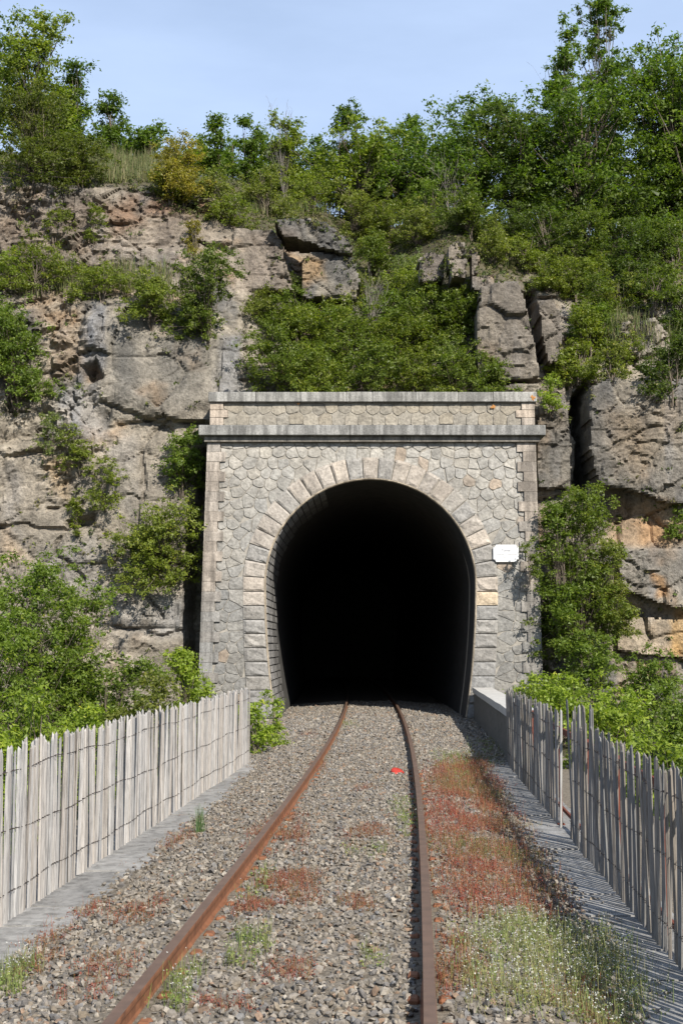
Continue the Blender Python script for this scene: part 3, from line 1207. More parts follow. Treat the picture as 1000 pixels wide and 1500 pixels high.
voronoi_fill(par_seeds, None, par_clip, lambda poly, s: rubble_stone(poly, rnd.uniform(0.016, 0.028), M_STONE, warm_cool(s[1], 0.55, (0.27, 0.262, 0.24), (0.38, 0.325, 0.24), 0.9)))

# quoins: long and short blocks in turn
qz = PP(545, 648)[1]
q_h = 14.72 / PXM
k = 0
while qz > -0.75:
    z1, z0 = qz - 0.0015, qz - q_h + 0.0015
    hgt = max(0, min(1, (qz + 0.5) / 7.5))
    for side in (-1, 1):
        w = 0.52 if (k + (side > 0)) % 2 else 0.36
        e = edge_l(qz - q_h / 2) if side < 0 else edge_r(qz - q_h / 2)
        x0, x1 = (e, e + w) if side < 0 else (e - w, e)
        mb = MB()
        mb.bbox(x0, x1, PORTAL_Y - 0.075 + rnd.uniform(-0.006, 0.006), PORTAL_Y + 0.55, z0, z1, 0.004)
        warm = 0.95 if hgt > 0.52 and rnd.random() < 0.82 else (0.15 if hgt < 0.45 else 0.4)
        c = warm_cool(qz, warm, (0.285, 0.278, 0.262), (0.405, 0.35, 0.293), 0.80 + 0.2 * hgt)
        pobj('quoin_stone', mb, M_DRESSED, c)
    qz -= q_h
    k += 1
# parapet corner blocks
zc = z_lo - 0.0
ph = (cap_z0 - z_lo) / 3
for k in range(3):
    for side in (-1, 1):
        w = (0.36, 0.52, 0.36)[k] if side > 0 else (0.37, 0.5, 0.36)[k]
        x0, x1 = (top_l, top_l + w) if side < 0 else (top_r - w, top_r)
        mb = MB()
        mb.bbox(x0, x1, PORTAL_Y - 0.07, PORTAL_Y + 0.9, zc + k * ph + 0.004, zc + (k + 1) * ph - 0.004, 0.008)
        pobj('quoin_stone', mb, M_DRESSED, warm_cool(0, 0.75, (0.3, 0.29, 0.27), (0.46, 0.38, 0.30)))

# cornice: blocks with a weathered top, over a narrow frieze band
cl, crr = PP(293, 632)[0], PP(796, 632)[0]
xs_ = [293, 365, 420, 512, 555, 622, 680, 796]
for a, b in zip(xs_[:-1], xs_[1:]):
    x0, x1 = PP(a, 632)[0] + 0.004, PP(b, 632)[0] - 0.004
    yf = PORTAL_Y - 0.33 + rnd.uniform(-0.004, 0.004)
    z0, z1 = cor_z0, cor_z1
    mb = MB()
    prof = [(PORTAL_Y - 0.05, z0), (yf + 0.012, z0), (yf, z0 + 0.012), (yf, z1 - 0.03), (yf + 0.012, z1 - 0.018), (PORTAL_Y - 0.02, z1 + 0.03), (PORTAL_Y + 0.6, z1 + 0.03), (PORTAL_Y + 0.6, z0)]
    n = len(prof)
    mb.add([(x0, y, z) for y, z in prof] + [(x1, y, z) for y, z in prof],
           [tuple(range(n))[::-1], tuple(range(n, 2 * n))] + [(i, (i + 1) % n, n + (i + 1) % n, n + i) for i in range(n)])
    g = rnd.uniform(0.9, 1.08)
    pobj('cornice_stone', mb, M_DRESSED, (0.30 * g, 0.293 * g, 0.275 * g))
zf0, zf1 = PP(545, 648.5)[1], cor_z0 - 0.004
xs_ = [300, 420, 512, 600, 690, 789]
for a, b in zip(xs_[:-1], xs_[1:]):
    mb = MB()
    mb.bbox(PP(a, 644)[0] + 0.003, PP(b, 644)[0] - 0.003, PORTAL_Y - 0.17, PORTAL_Y + 0.5, zf0, zf1, 0.01)
    pobj('frieze_stone', mb, M_DRESSED, (0.27, 0.245, 0.21))
# coping
xs_ = [306, 375, 440, 507, 545, 608, 670, 721, 785]
cz0, cz1 = cap_z0, PP(545, 575.5)[1]
for i, (a, b) in enumerate(zip(xs_[:-1], xs_[1:])):
    mb = MB()
    mb.bbox(PP(a, 583)[0] + 0.004, PP(b, 583)[0] - 0.004, PORTAL_Y - 0.15 + rnd.uniform(-0.006, 0.006), PORTAL_Y + 1.35, cz0 + 0.002, cz1 + rnd.uniform(-0.006, 0.006), 0.014)
    g = rnd.uniform(0.9, 1.1)
    pobj('coping_stone', mb, M_DRESSED, (0.325 * g, 0.315 * g, 0.29 * g))
# orange lichen on the right end of the coping and on two parapet stones
M_LICHEN = mat_simple('orange_lichen', (0.44, 0.21, 0.07), 0.95, 22, 0.5, 1.3)


def lichen_patch(u, v, w, h, y):
    c = P(u, v, y)
    n = 11
    mb = MB()
    pts = []
    for i in range(n):
        a = 2 * math.pi * i / n
        r = rnd.uniform(0.35, 1.1)
        pts.append((c.x + math.cos(a) * w * r, y, c.z + math.sin(a) * h * r))
    pts.append((c.x, y - 0.004, c.z))
    mb.add(pts, [(i, (i + 1) % n, n) for i in range(n)])
    pobj('lichen_patch', mb, M_LICHEN)


lichen_patch(780, 583, 0.07, 0.09, PORTAL_Y - 0.158)
lichen_patch(722, 596, 0.09, 0.07, PORTAL_Y - 0.075)
lichen_patch(437, 591, 0.04, 0.03, PORTAL_Y - 0.075)

# voussoirs: rock faced blocks with a drafted margin
NV = 43
for k in range(NV):
    t0, t1 = k / NV, (k + 1) / NV
    g = 0.0008
    pi0, pi1 = at_path(INTRA, t0 + g), at_path(INTRA, t1 - g)
    pe0, pe1 = at_path(EXTRA, t0 + g), at_path(EXTRA, t1 - g)
    extra = rnd.uniform(-0.04, 0.07)
    m = 5
    ratio = [0, 0.13, 0.5, 0.87, 1]
    vs = []
    rough = rnd.uniform(0.6, 1.2)
    for i, a in enumerate(ratio):
        for j, b in enumerate(ratio):
            p0 = pi0 * (1 - b) + pi1 * b
            p1 = pe0 * (1 - b) + pe1 * b
            d = p1 - p0
            q = p0 + d * (a * (1 + extra * 0.3))
            edge = i in (0, 4) or j in (0, 4)
            y = PORTAL_Y - (0.042 if edge else 0.054 + rough * rnd.uniform(-0.012, 0.03))
            vs.append((q[0], y, q[1]))
    fs = [(i * m + j, i * m + j + 1, (i + 1) * m + j + 1, (i + 1) * m + j) for i in range(m - 1) for j in range(m - 1)]
    # sides back into the wall
    loop = [i for i in range(m)] + [i * m + m - 1 for i in range(1, m)] + [(m - 1) * m + j for j in range(m - 2, -1, -1)] + [i * m for i in range(m - 2, 0, -1)]
    b0 = len(vs)
    dep = 0.30 if k % 2 else 0.46
    for i in loop:
        vs.append((vs[i][0], PORTAL_Y + 0.06 if True else 0, vs[i][2]))
    L = len(loop)
    for i in range(L):
        fs.append((loop[i], b0 + i, b0 + (i + 1) % L, loop[(i + 1) % L]))
    mb = MB()
    mb.add(vs, fs)
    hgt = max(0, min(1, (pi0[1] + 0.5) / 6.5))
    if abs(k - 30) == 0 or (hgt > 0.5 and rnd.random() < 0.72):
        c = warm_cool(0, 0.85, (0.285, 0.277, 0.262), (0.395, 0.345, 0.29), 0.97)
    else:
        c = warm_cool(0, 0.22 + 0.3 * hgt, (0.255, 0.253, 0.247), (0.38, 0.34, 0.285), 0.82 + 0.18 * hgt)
    if k == NV - 9:
        c = (0.50, 0.405, 0.29)           # the one replaced pale block
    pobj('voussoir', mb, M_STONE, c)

# smooth beige arris along the mouth, and the lining behind it
def arris():
    mb = MB()
    n = len(INTRA)
    cen = np.array([acx, acz])
    vs = []
    prof = [(0.0, -0.052), (-0.028, -0.052), (-0.048, -0.03), (-0.048, 0.07)]
    for p in INTRA:
        d = p - np.array([acx, max(p[1], acz) if p[1] < acz else acz])
        d = d / (np.hypot(*d) + 1e-9)
        for r, y in prof:
            q = p + d * r
            vs.append((q[0], PORTAL_Y + y, q[1]))
    m = len(prof)
    fs = [(i * m + j, i * m + j + 1, (i + 1) * m + j + 1, (i + 1) * m + j) for i in range(n - 1) for j in range(m - 1)]
    mb.add(vs, fs)
    pobj('arch_moulding', mb, M_DRESSED, (0.40, 0.335, 0.25))


arris()
# tunnel lining
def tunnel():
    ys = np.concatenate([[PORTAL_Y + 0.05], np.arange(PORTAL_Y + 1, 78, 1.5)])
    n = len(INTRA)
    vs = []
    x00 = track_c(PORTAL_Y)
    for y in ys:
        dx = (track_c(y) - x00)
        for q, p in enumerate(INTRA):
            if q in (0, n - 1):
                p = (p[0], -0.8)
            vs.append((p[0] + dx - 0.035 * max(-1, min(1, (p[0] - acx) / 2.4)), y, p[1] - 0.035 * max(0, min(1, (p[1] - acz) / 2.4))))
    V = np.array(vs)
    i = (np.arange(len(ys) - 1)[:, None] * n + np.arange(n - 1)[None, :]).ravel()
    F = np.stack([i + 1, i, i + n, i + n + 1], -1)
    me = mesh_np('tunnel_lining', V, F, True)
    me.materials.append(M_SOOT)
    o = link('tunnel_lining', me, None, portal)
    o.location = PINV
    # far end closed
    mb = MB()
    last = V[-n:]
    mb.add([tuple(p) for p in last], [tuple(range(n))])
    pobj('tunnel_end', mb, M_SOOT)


tunnel()
# stone courses of the lining seen just inside the left jamb and haunch
def lining_blocks():
    NC = 34
    for k in range(NC):
        t0, t1 = 0.42 * k / NC, 0.42 * (k + 1) / NC
        y = PORTAL_Y + 0.075
        first = rnd.uniform(0.18, 0.3) if k % 2 else rnd.uniform(0.38, 0.5)
        lens = [first] + [rnd.uniform(0.4, 0.62) for _ in range(7)]
        for L in lens:
            p0, p1 = at_path(INTRA, t0 + 0.0012), at_path(INTRA, t1 - 0.0012)
            d0 = np.array([acx - p0[0], max(0, acz - p0[1]) if p0[1] > acz else 0])
            d0 = np.array([acx, max(acz, 0)]) - (p0 + p1) / 2
            if p0[1] < acz:
                d0[1] = 0
            d0 /= np.hypot(*d0)
            pr = 0.055 + rnd.uniform(-0.012, 0.018)
            dx0, dx1 = track_c(y) - track_c(PORTAL_Y), track_c(y + L) - track_c(PORTAL_Y)
            a, b = p0 + d0 * pr, p1 + d0 * pr
            ga, gb = p0 - d0 * 0.04, p1 - d0 * 0.04
            vs = [(a[0] + dx0, y + 0.007, a[1]), (b[0] + dx0, y + 0.007, b[1]), (b[0] + dx1, y + L - 0.007, b[1]), (a[0] + dx1, y + L - 0.007, a[1]),
                  (ga[0] + dx0, y + 0.007, ga[1]), (gb[0] + dx0, y + 0.007, gb[1]), (gb[0] + dx1, y + L - 0.007, gb[1]), (ga[0] + dx1, y + L - 0.007, ga[1])]
            mb = MB()
            mb.add(vs, [(0, 1, 2, 3), (0, 4, 5, 1), (1, 5, 6, 2), (2, 6, 7, 3), (3, 7, 4, 0)])
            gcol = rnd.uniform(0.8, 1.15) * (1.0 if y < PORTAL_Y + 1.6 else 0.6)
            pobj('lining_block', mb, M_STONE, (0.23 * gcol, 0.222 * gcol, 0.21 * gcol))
            y += L


lining_blocks()

# enamel plate
def plate():
    c = P(740.5, 810.5, PORTAL_Y - 0.10)
    root = empty('tunnel_name_plate', c)
    tag(root, 'white enamel plate with notched corners and faded lettering on the portal', 'sign')
    w, h, r = 37.5 / PXM / 2, 25.5 / PXM / 2, 0.07
    pts = []
    for cx, cz, a0 in ((w, -h, 180), (w, h, 270), (-w, h, 0), (-w, -h, 90)):
        for k in range(6):
            a = R(a0 - 90 * k / 5.0)
            pts.append((cx + r * math.cos(a), cz + r * math.sin(a)))
    n = len(pts)
    mb = MB()
    mb.add([(x, 0, z) for x, z in pts] + [(x * 0.985, -0.012, z * 0.985) for x, z in pts] + [(x, 0.015, z) for x, z in pts],
           [tuple(range(n, 2 * n))] + [(i, (i + 1) % n, n + (i + 1) % n, n + i) for i in range(n)] + [(i, 2 * n + i, 2 * n + (i + 1) % n, (i + 1) % n) for i in range(n)])
    mb.obj('enamel_panel', M_ENAMEL, root)
    for sx in (-1, 1):
        for sz in (-1, 1):
            b = MB()
            b.tube([(sx * (w - 0.045), 0.0, sz * (h - 0.075)), (sx * (w - 0.045), -0.02, sz * (h - 0.075))], [0.011, 0.009], 8)
            b.obj('bolt', M_BOLT, root)
            b = MB()
            b.tube([(sx * (w - 0.045), 0.0, sz * (h - 0.075)), (sx * (w - 0.045), 0.12, sz * (h - 0.075))], [0.008, 0.008], 6)
            b.obj('stud', M_BOLT, root)

    cu = bpy.data.curves.new('lettering', 'FONT')
    cu.body = 'Tunnel'
    cu.size = 0.085
    cu.align_x = 'CENTER'
    cu.extrude = 0.001
    ob = bpy.data.objects.new('lettering', cu)
    COL.objects.link(ob)
    me = bpy.data.meshes.new_from_object(ob.evaluated_get(bpy.context.evaluated_depsgraph_get()))
    bpy.data.objects.remove(ob)
    t = link('lettering', me, M_INK, root)
    t.rotation_euler = (math.pi / 2, 0, 0)
    t.location = (0, -0.0145, 0.05)
    # worn, unreadable strokes of the two lower lines
    mb = MB()
    for (z, words) in ((-0.045, ((-0.265, 11), (0.03, 13))), (-0.115, ((-0.08, 7),))):
        for x0, cnt in words:
            x = x0
            for k in range(cnt):
                hh = rnd.choice((0.026, 0.028, 0.042))
                mb.box(x, x + 0.005, -0.0145, -0.0125, z, z + hh)
                if rnd.random() < 0.7:
                    zz = z + rnd.choice((0, 0.011, 0.022))
                    mb.box(x + 0.0051, x + 0.015, -0.0144, -0.0125, zz, zz + 0.005)
                x += 0.0205
    mb.obj('worn_lettering', M_INK, root)


plate()

# ------------------------------------------------------------------ track
track = empty('railway_track', (0, 0, 0))
tag(track, 'rusty single railway track curving gently into the tunnel', 'railway track')


def rail_curve(Y, off):
    x = track_c(Y) + off
    return x


def build_rail(off):
    prof = [(-0.031, 0.0), (0.031, 0.0), (0.033, -0.012), (0.031, -0.034), (0.012, -0.046), (0.009, -0.062), (0.009, -0.108), (0.02, -0.122), (0.062, -0.132), (0.062, -0.145),
            (-0.062, -0.145), (-0.062, -0.132), (-0.02, -0.122), (-0.009, -0.108), (-0.009, -0.062), (-0.012, -0.046), (-0.031, -0.034), (-0.033, -0.012)]
    ys = np.concatenate([np.arange(1.5, 40, 0.5), np.arange(40, 88, 1.0)])
    n = len(prof)
    vs = np.array([(track_c(y) + off + px, y, pz) for y in ys for px, pz in prof])
    i = np.arange(len(ys) - 1)[:, None] * n
    j = np.arange(n)[None, :]
    k = (j + 1) % n
    F = np.stack([i + j, i + n + j, i + n + k, i + k], -1).reshape(-1, 4)
    me = mesh_np('rail', vs, F, False)
    me.materials.append(M_RUST)
    me.materials.append(M_RAILTOP)
    mi = np.zeros((len(ys) - 1, n), dtype=np.int32)
    mi[:, 0] = 1
    me.polygons.foreach_set('material_index', mi.ravel())
    return link('rail', me, None, track)


build_rail(-0.7525)
build_rail(0.7525)
# pressed steel sleepers, mostly sunk in the ballast, with clips
sl = MB()
prof = [(-0.13, -0.24), (-0.10, -0.15), (-0.085, -0.142), (0.085, -0.142), (0.10, -0.15), (0.13, -0.24)]
n = len(prof)
xs_ = [-1.2, -1.13, 1.13, 1.2]
zs_ = [-0.1, 0, 0, -0.1]
vs = [(x, y, z + dz) for x, dz in zip(xs_, zs_) for y, z in prof]
sl.add(vs, [(i * n + j, i * n + j + 1, (i + 1) * n + j + 1, (i + 1) * n + j) for i in range(3) for j in range(n - 1)])
ME_SL = sl.mesh('sleeper')
ME_SL.materials.append(M_RUST)
cb = MB()
cb.bbox(-0.034, 0.034, -0.05, 0.05, -0.143, -0.1, 0.012)
ME_CLIP = cb.mesh('rail_clip')
ME_CLIP.materials.append(M_RUST)
y = 5.15
while y < 48:
    o = link('sleeper', ME_SL, None, track)
    sl_ang = math.atan(-(0.0687 - 2 * 0.00069 * y))
    o.location = (track_c(y), y, rnd.uniform(-0.012, 0.0))
    o.rotation_euler = (0, 0, sl_ang)
    if y < 20:
        for s in (-0.8375, -0.6675, 0.6675, 0.8375):
            c = link('rail_clip', ME_CLIP, None, o)
            c.location = (s, 0, 0.003)
    y += 0.505 if y < 30 else 0.6


# ------------------------------------------------------------------ ballast
def ico():
    t = (1 + 5 ** 0.5) / 2
    v = np.array([(-1, t, 0), (1, t, 0), (-1, -t, 0), (1, -t, 0), (0, -1, t), (0, 1, t), (0, -1, -t), (0, 1, -t), (t, 0, -1), (t, 0, 1), (-t, 0, -1), (-t, 0, 1)], dtype=float)
    v /= np.linalg.norm(v[0])
    f = np.array([(0, 11, 5), (0, 5, 1), (0, 1, 7), (0, 7, 10), (0, 10, 11), (1, 5, 9), (5, 11, 4), (11, 10, 2), (10, 7, 6), (7, 1, 8), (3, 9, 4), (3, 4, 2), (3, 2, 6), (3, 6, 8), (3, 8, 9), (4, 9, 5), (2, 4, 11), (6, 2, 10), (8, 6, 7), (9, 8, 1)])
    return v, f


def cube():
    v = np.array([(x, y, z) for x in (-.62, .62) for y in (-.62, .62) for z in (-.62, .62)])
    f = np.array([(0, 1, 3), (0, 3, 2), (4, 6, 7), (4, 7, 5), (0, 4, 5), (0, 5, 1), (2, 3, 7), (2, 7, 6), (0, 2, 6), (0, 6, 4), (1, 5, 7), (1, 7, 3)])
    return v, f


def rot_mats(n, rg):
    q = rg.normal(size=(n, 4))
    q /= np.linalg.norm(q, axis=1, keepdims=True)
    w, x, y, z = q.T
    return np.stack([np.stack([1 - 2 * (y * y + z * z), 2 * (x * y - z * w), 2 * (x * z + y * w)], -1),
                     np.stack([2 * (x * y + z * w), 1 - 2 * (x * x + z * z), 2 * (y * z - x * w)], -1),
                     np.stack([2 * (x * z - y * w), 2 * (y * z + x * w), 1 - 2 * (x * x + y * y)], -1)], 1)


PAL = np.array([(0.285, 0.25, 0.208), (0.22, 0.196, 0.165), (0.325, 0.288, 0.238), (0.25, 0.207, 0.155), (0.18, 0.166, 0.152), (0.35, 0.308, 0.25), (0.28, 0.195, 0.135), (0.235, 0.226, 0.215), (0.43, 0.385, 0.32)])
PALW = np.array([0.2, 0.17, 0.15, 0.13, 0.11, 0.08, 0.07, 0.07, 0.02])


def stone_colors(n, rg):
    i = rg.choice(len(PAL), n, p=PALW / PALW.sum())
    return PAL[i] * rg.uniform(0.80, 1.08, (n, 1))


def make_stones(pos, size, base, rg):
    v, f = base
    n, m = len(pos), len(v)
    V = v[None] * (1 + rg.uniform(-0.36, 0.30, (n, m, 1))) + rg.normal(0, 0.11, (n, m, 3))
    sc = np.stack([rg.uniform(0.75, 1.3, n), rg.uniform(0.65, 1.1, n), rg.uniform(0.32, 0.8, n)], -1)
    V = V * sc[:, None, :] * size[:, None, None]
    Rm = rot_mats(n, rg)
    # keep most stones lying fairly flat
    V = np.einsum('nij,nmj->nmi', Rm, V)
    V[:, :, 2] *= 0.85
    V = V + pos[:, None, :]
    F = f[None] + (np.arange(n) * m)[:, None, None]
    return V.reshape(-1, 3), F.reshape(-1, 3)


def scatter(y0, y1, dens, lo, hi, rg, smin, smax):
    W = hi - lo
    n = int((y1 - y0) * W * dens)
    Y = rg.uniform(y0, y1, n)
    off = rg.uniform(lo, hi, n)
    ed = 0.2 * rg.normal(size=n)
    keep = np.ones(n, dtype=bool)
    for r in (-0.7525, 0.7525):
        keep &= np.abs(off - r) > 0.075
    # thin out past the shoulder
    if y1 < 25.5:
        keep &= (off + ed > -1.85) & (off + ed < 2.05)
    Y, off = Y[keep], off[keep]
    n = len(Y)
    size = rg.uniform(smin, smax, n) * rg.choice([0.75, 1, 1.0, 1.35], n)
    X = track_c(Y) + off
    Z = bed_z(off, Y) + size * 0.3 + rg.uniform(-0.012, 0.016, n)
    # sleepers' gauge side kept slightly lower
    return np.stack([X, Y, Z], -1), size


rg = np.random.default_rng(5)
p1, s1 = scatter(4.6, 11.5, 820, -2.0, 2.2, rg, 0.0145, 0.026)
p2, s2 = scatter(11.5, 22.0, 600, -2.0, 2.2, rg, 0.0145, 0.026)
p3, s3 = scatter(22.0, 27.0, 420, -2.7, 2.6, rg, 0.018, 0.032)
p4, s4 = scatter(27.0, 44.0, 230, -2.75, 2.75, rg, 0.022, 0.04)
# the 300 stones that show largest, as separate parts
near = np.argsort(-(s1 / p1[:, 1] ** 1.0) + (np.abs(UV(p1[:, 0], p1[:, 1], p1[:, 2])[0] - 500) > 500) * 10 + (UV(p1[:, 0], p1[:, 1], p1[:, 2])[1] > 1500) * 10)[:300]
mask = np.zeros(len(p1), dtype=bool)
mask[near] = True
for i in near:
    V, F = make_stones(np.zeros((1, 3)), s1[i:i + 1], ico(), rg)
    c = np.concatenate([np.repeat(stone_colors(1, rg), len(F), 0), np.ones((len(F), 1))], -1)
    o = link('ballast_stone', mesh_np('ballast_stone', V, F, False, {'col': c}), M_BALLAST, bed)
    o.location = p1[i]
VV, FF, CC = [], [], []
b = 0
fm = p1[:, 1] > 8.0
for pos, size, base in ((p1[~mask & ~fm], s1[~mask & ~fm], ico()), (p1[~mask & fm], s1[~mask & fm], cube()), (p2, s2, cube()), (p3, s3, cube()), (p4, s4, cube())):
    V, F = make_stones(pos, size, base, rg)
    CC.append(np.repeat(stone_colors(len(pos), rg), len(base[1]), 0))
    VV.append(V)
    FF.append(F + b)
    b += len(V)
C = np.concatenate(CC)
o = link('ballast', mesh_np('ballast', np.concatenate(VV), np.concatenate(FF), False, {'col': np.concatenate([C, np.ones((len(C), 1))], -1)}), M_BALLAST, bed)
tag(o, kind='stuff')

# ------------------------------------------------------------------ side paths of worn slabs
def left_fence_x(y):
    return -2.51 + (y - 9.57) * 0.067


def right_fence_x(y):
    return 2.13 + (y - 8.12) * 0.0503


def path(side):
    root = empty('side_path', (0, 0, 0))
    tag(root, kind='structure')
    y = 3.5
    while y < (24.5 if side < 0 else 23.6):
        L = rnd.uniform(0.55, 1.15)
        y1 = y + L
        if side < 0:
            a0, a1, b0, b1 = left_fence_x(y) - 0.25, left_fence_x(y1) - 0.25, track_c(y) - 1.45, track_c(y1) - 1.45
        else:
            a0, a1, b0, b1 = track_c(y) + 1.6, track_c(y1) + 1.6, right_fence_x(y) + 0.3, right_fence_x(y1) + 0.3
        z = -0.28 + rnd.uniform(-0.008, 0.008)
        mb = MB()
        g = 0.016
        nx = 4
        vs, fs = [], []
        for (yy, aa, bb) in ((y + g, a0, b0), (y + L * 0.5, (a0 + a1) / 2, (b0 + b1) / 2), (y1 - g, a1, b1)):
            for k in range(nx + 1):
                vs.append((aa + (bb - aa) * k / nx, yy + rnd.uniform(-0.006, 0.006), z + rnd.uniform(-0.005, 0.005)))
        for r_ in range(2):
            for k in range(nx):
                i = r_ * (nx + 1) + k
                fs.append((i, i + 1, i + nx + 2, i + nx + 1))
        m0 = len(vs)
        rim = list(range(nx + 1)) + [nx + 1 + nx, 2 * (nx + 1) + nx] + [2 * (nx + 1) + k for k in range(nx - 1, -1, -1)] + [nx + 1]
        for i in rim:
            vs.append((vs[i][0], vs[i][1], z - 0.08))
        for q in range(len(rim)):
            fs.append((rim[q], m0 + q, m0 + (q + 1) % len(rim), rim[(q + 1) % len(rim)]))
        mb.add(vs, fs)
        gcol = rnd.uniform(0.85, 1.12)
        mb.obj('paving_slab', M_SLAB, root, False, (0.275 * gcol, 0.268 * gcol, 0.255 * gcol))
        y = y1
    return root


path(-1)
path(1)

# low parapet wall on the right, running to the portal
def parapet():
    ya, yb = 22.2, 34.9

    def wx(y):
        return 2.89 + (y - 22.8) * (0.61 / 12.2)
    root = empty('parapet_wall', (wx(ya), ya, -0.4))
    tag(root, 'low rendered parapet wall with pale cap beside the right jamb of the tunnel', 'wall')
    n = 10
    mb, mc = MB(), MB()
    for (m, h0, h1, x0, x1) in ((mb, -0.75, 0.50, 0.03, 0.47), (mc, 0.504, 0.64, 0.0, 0.5)):
        vs, fs = [], []
        for k in range(n + 1):
            y = ya + (yb - ya) * k / n
            d = rnd.uniform(-0.008, 0.008)
            vs += [(wx(y) + x0 + d, y, h0), (wx(y) + x1, y, h0), (wx(y) + x1, y, h1 + d), (wx(y) + x0 + d, y, h1 + d)]
        for k in range(n):
            for j in range(4):
                i = k * 4
                fs.append((i + j, i + (j + 1) % 4, i + 4 + (j + 1) % 4, i + 4 + j))
        fs += [(0, 3, 2, 1), (n * 4, n * 4 + 1, n * 4 + 2, n * 4 + 3)]
        m.add(vs, fs)
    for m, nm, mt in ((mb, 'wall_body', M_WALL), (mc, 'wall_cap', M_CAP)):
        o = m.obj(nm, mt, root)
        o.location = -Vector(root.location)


parapet()

# ------------------------------------------------------------------ fences
def picket_mesh(seed):
    r = random.Random(seed)
    mb = MB()
    h = 1.0
    w, d = 0.5, 0.5
    prof = [(-w, -0.18 * d), (-0.3 * w, -d), (0.45 * w, -0.9 * d), (w, -0.1 * d), (0.1 * w, 0.85 * d)]
    prof = [(x * r.uniform(0.8, 1.15), y * r.uniform(0.75, 1.2)) for x, y in prof]
    lv = [0, 0.28, 0.55, 0.8, 0.98]
    bx, by = r.uniform(-0.35, 0.35), r.uniform(-0.5, 0.5)
    ph = r.uniform(0, 6)
    vs, fs = [], []
    for k, z in enumerate(lv):
        s = (1.0, r.uniform(0.85, 1.1), r.uniform(0.85, 1.1), r.uniform(0.85, 1.05), 0.86)[k]
        ox = bx * math.sin(z * 3.1 + ph) * 0.6
        oy = by * math.sin(z * 2.6 + ph) * 0.6
        for x, y in prof:
            vs.append((x * s + ox, y * s + oy, z * h))
    tip = (vs[-5][0] * 0.45 + vs[-2][0] * 0.35, vs[-1][1] * 0.4, h)
    vs.append(tip)
    n = len(prof)
    for k in range(len(lv) - 1):
        for j in range(n):
            fs.append((k * n + j, k * n + (j + 1) % n, (k + 1) * n + (j + 1) % n, (k + 1) * n + j))
    b0 = (len(lv) - 1) * n
    for j in range(n):
        fs.append((b0 + j, b0 + (j + 1) % n, len(vs) - 1))
    mb.add(vs, fs)
    me = mb.mesh('picket')
    me.materials.append(M_PICKET)
    return me


PICKETS = [picket_mesh(50 + i) for i in range(12)]


def fence(name, label, fx, ya, yb, step, width, thick, height, tone, group, tall=None, wires=(0.16, 0.5, 0.84), lean=0.0):
    root = empty(name, (fx(ya), ya, -0.28))
    tag(root, label, 'fence', group)
    slope = math.atan2(fx(yb) - fx(ya), yb - ya)
    y = ya
    hs = []
    while y < yb:
        o = link('picket', rnd.choice(PICKETS), None, root)
        h = height * rnd.uniform(0.965, 1.03)
        if tall:
            h += tall(y)
        o.location = (fx(y) - fx(ya) + rnd.uniform(-0.008, 0.008), y - ya, -0.02 + rnd.uniform(-0.01, 0.02))
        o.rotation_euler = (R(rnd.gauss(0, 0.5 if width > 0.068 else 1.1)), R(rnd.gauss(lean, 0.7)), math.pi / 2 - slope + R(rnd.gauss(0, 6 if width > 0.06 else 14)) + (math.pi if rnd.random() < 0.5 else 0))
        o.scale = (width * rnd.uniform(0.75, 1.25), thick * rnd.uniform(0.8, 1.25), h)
        g = rnd.uniform(0.78, 1.15)
        warm = rnd.uniform(-0.012, 0.018)
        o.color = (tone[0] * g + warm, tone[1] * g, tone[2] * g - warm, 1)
        y += step * (rnd.uniform(0.92, 1.08) if width > 0.068 else rnd.uniform(0.85, 1.15))
    # twisted wires: one strand on each face, crossing between the pickets
    for f in wires:
        mb = MB()
        for ph in (0, math.pi):
            ys = np.arange(ya - 0.05, yb, min(step, 0.11) / 2.0)
            wob = 0.012 * np.sin(ys * 1.7 + f * 9) + 0.008 * np.sin(ys * 5.3)
            pts = [(fx(q) - fx(ya) + (thick * 0.5 + 0.008) * math.cos(i * math.pi / 2 + ph), q - ya, height * f + wob[i] + 0.006 * math.sin(i * math.pi + ph)) for i, q in enumerate(ys)]
            mb.tube(pts, [0.0024] * len(pts), 4, False)
        mb.obj('wire', M_WIRE, root)
    return root


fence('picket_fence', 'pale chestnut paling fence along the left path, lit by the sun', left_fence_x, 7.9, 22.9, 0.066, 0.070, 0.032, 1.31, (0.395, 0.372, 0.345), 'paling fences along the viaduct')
fence('picket_fence', 'shaded section of grey paling fence next to the parapet wall', right_fence_x, 15.2, 22.6, 0.100, 0.066, 0.027, 1.31, (0.245, 0.229, 0.207), 'paling fences along the viaduct')  # same wood as the left fence, tone darkened to paint in shade


def tall_b(y):
    return rnd.choice((0.14, 0.2, 0.02)) if 12.2 < y < 14.0 else 0.0


fence('picket_fence', 'nearest ragged section of grey paling fence on the right with taller pickets at one end', right_fence_x, 6.0, 14.0, 0.098, 0.066, 0.027, 1.27, (0.245, 0.229, 0.207), 'paling fences along the viaduct', tall_b)  # darker picket tone again puts the shade into the wood colour
# the single loose picket in the gap
lp = link('loose_picket', PICKETS[2].copy(), None)
lp.location = (right_fence_x(14.85) - 0.01, 14.85, -0.3)
lp.scale = (0.06, 0.035, 1.34)
lp.rotation_euler = (R(1), R(0.4), 1.2)
lp.color = (0.36, 0.35, 0.33, 1)
tag(lp, 'single grey picket standing alone in the gap of the right fence', 'picket')


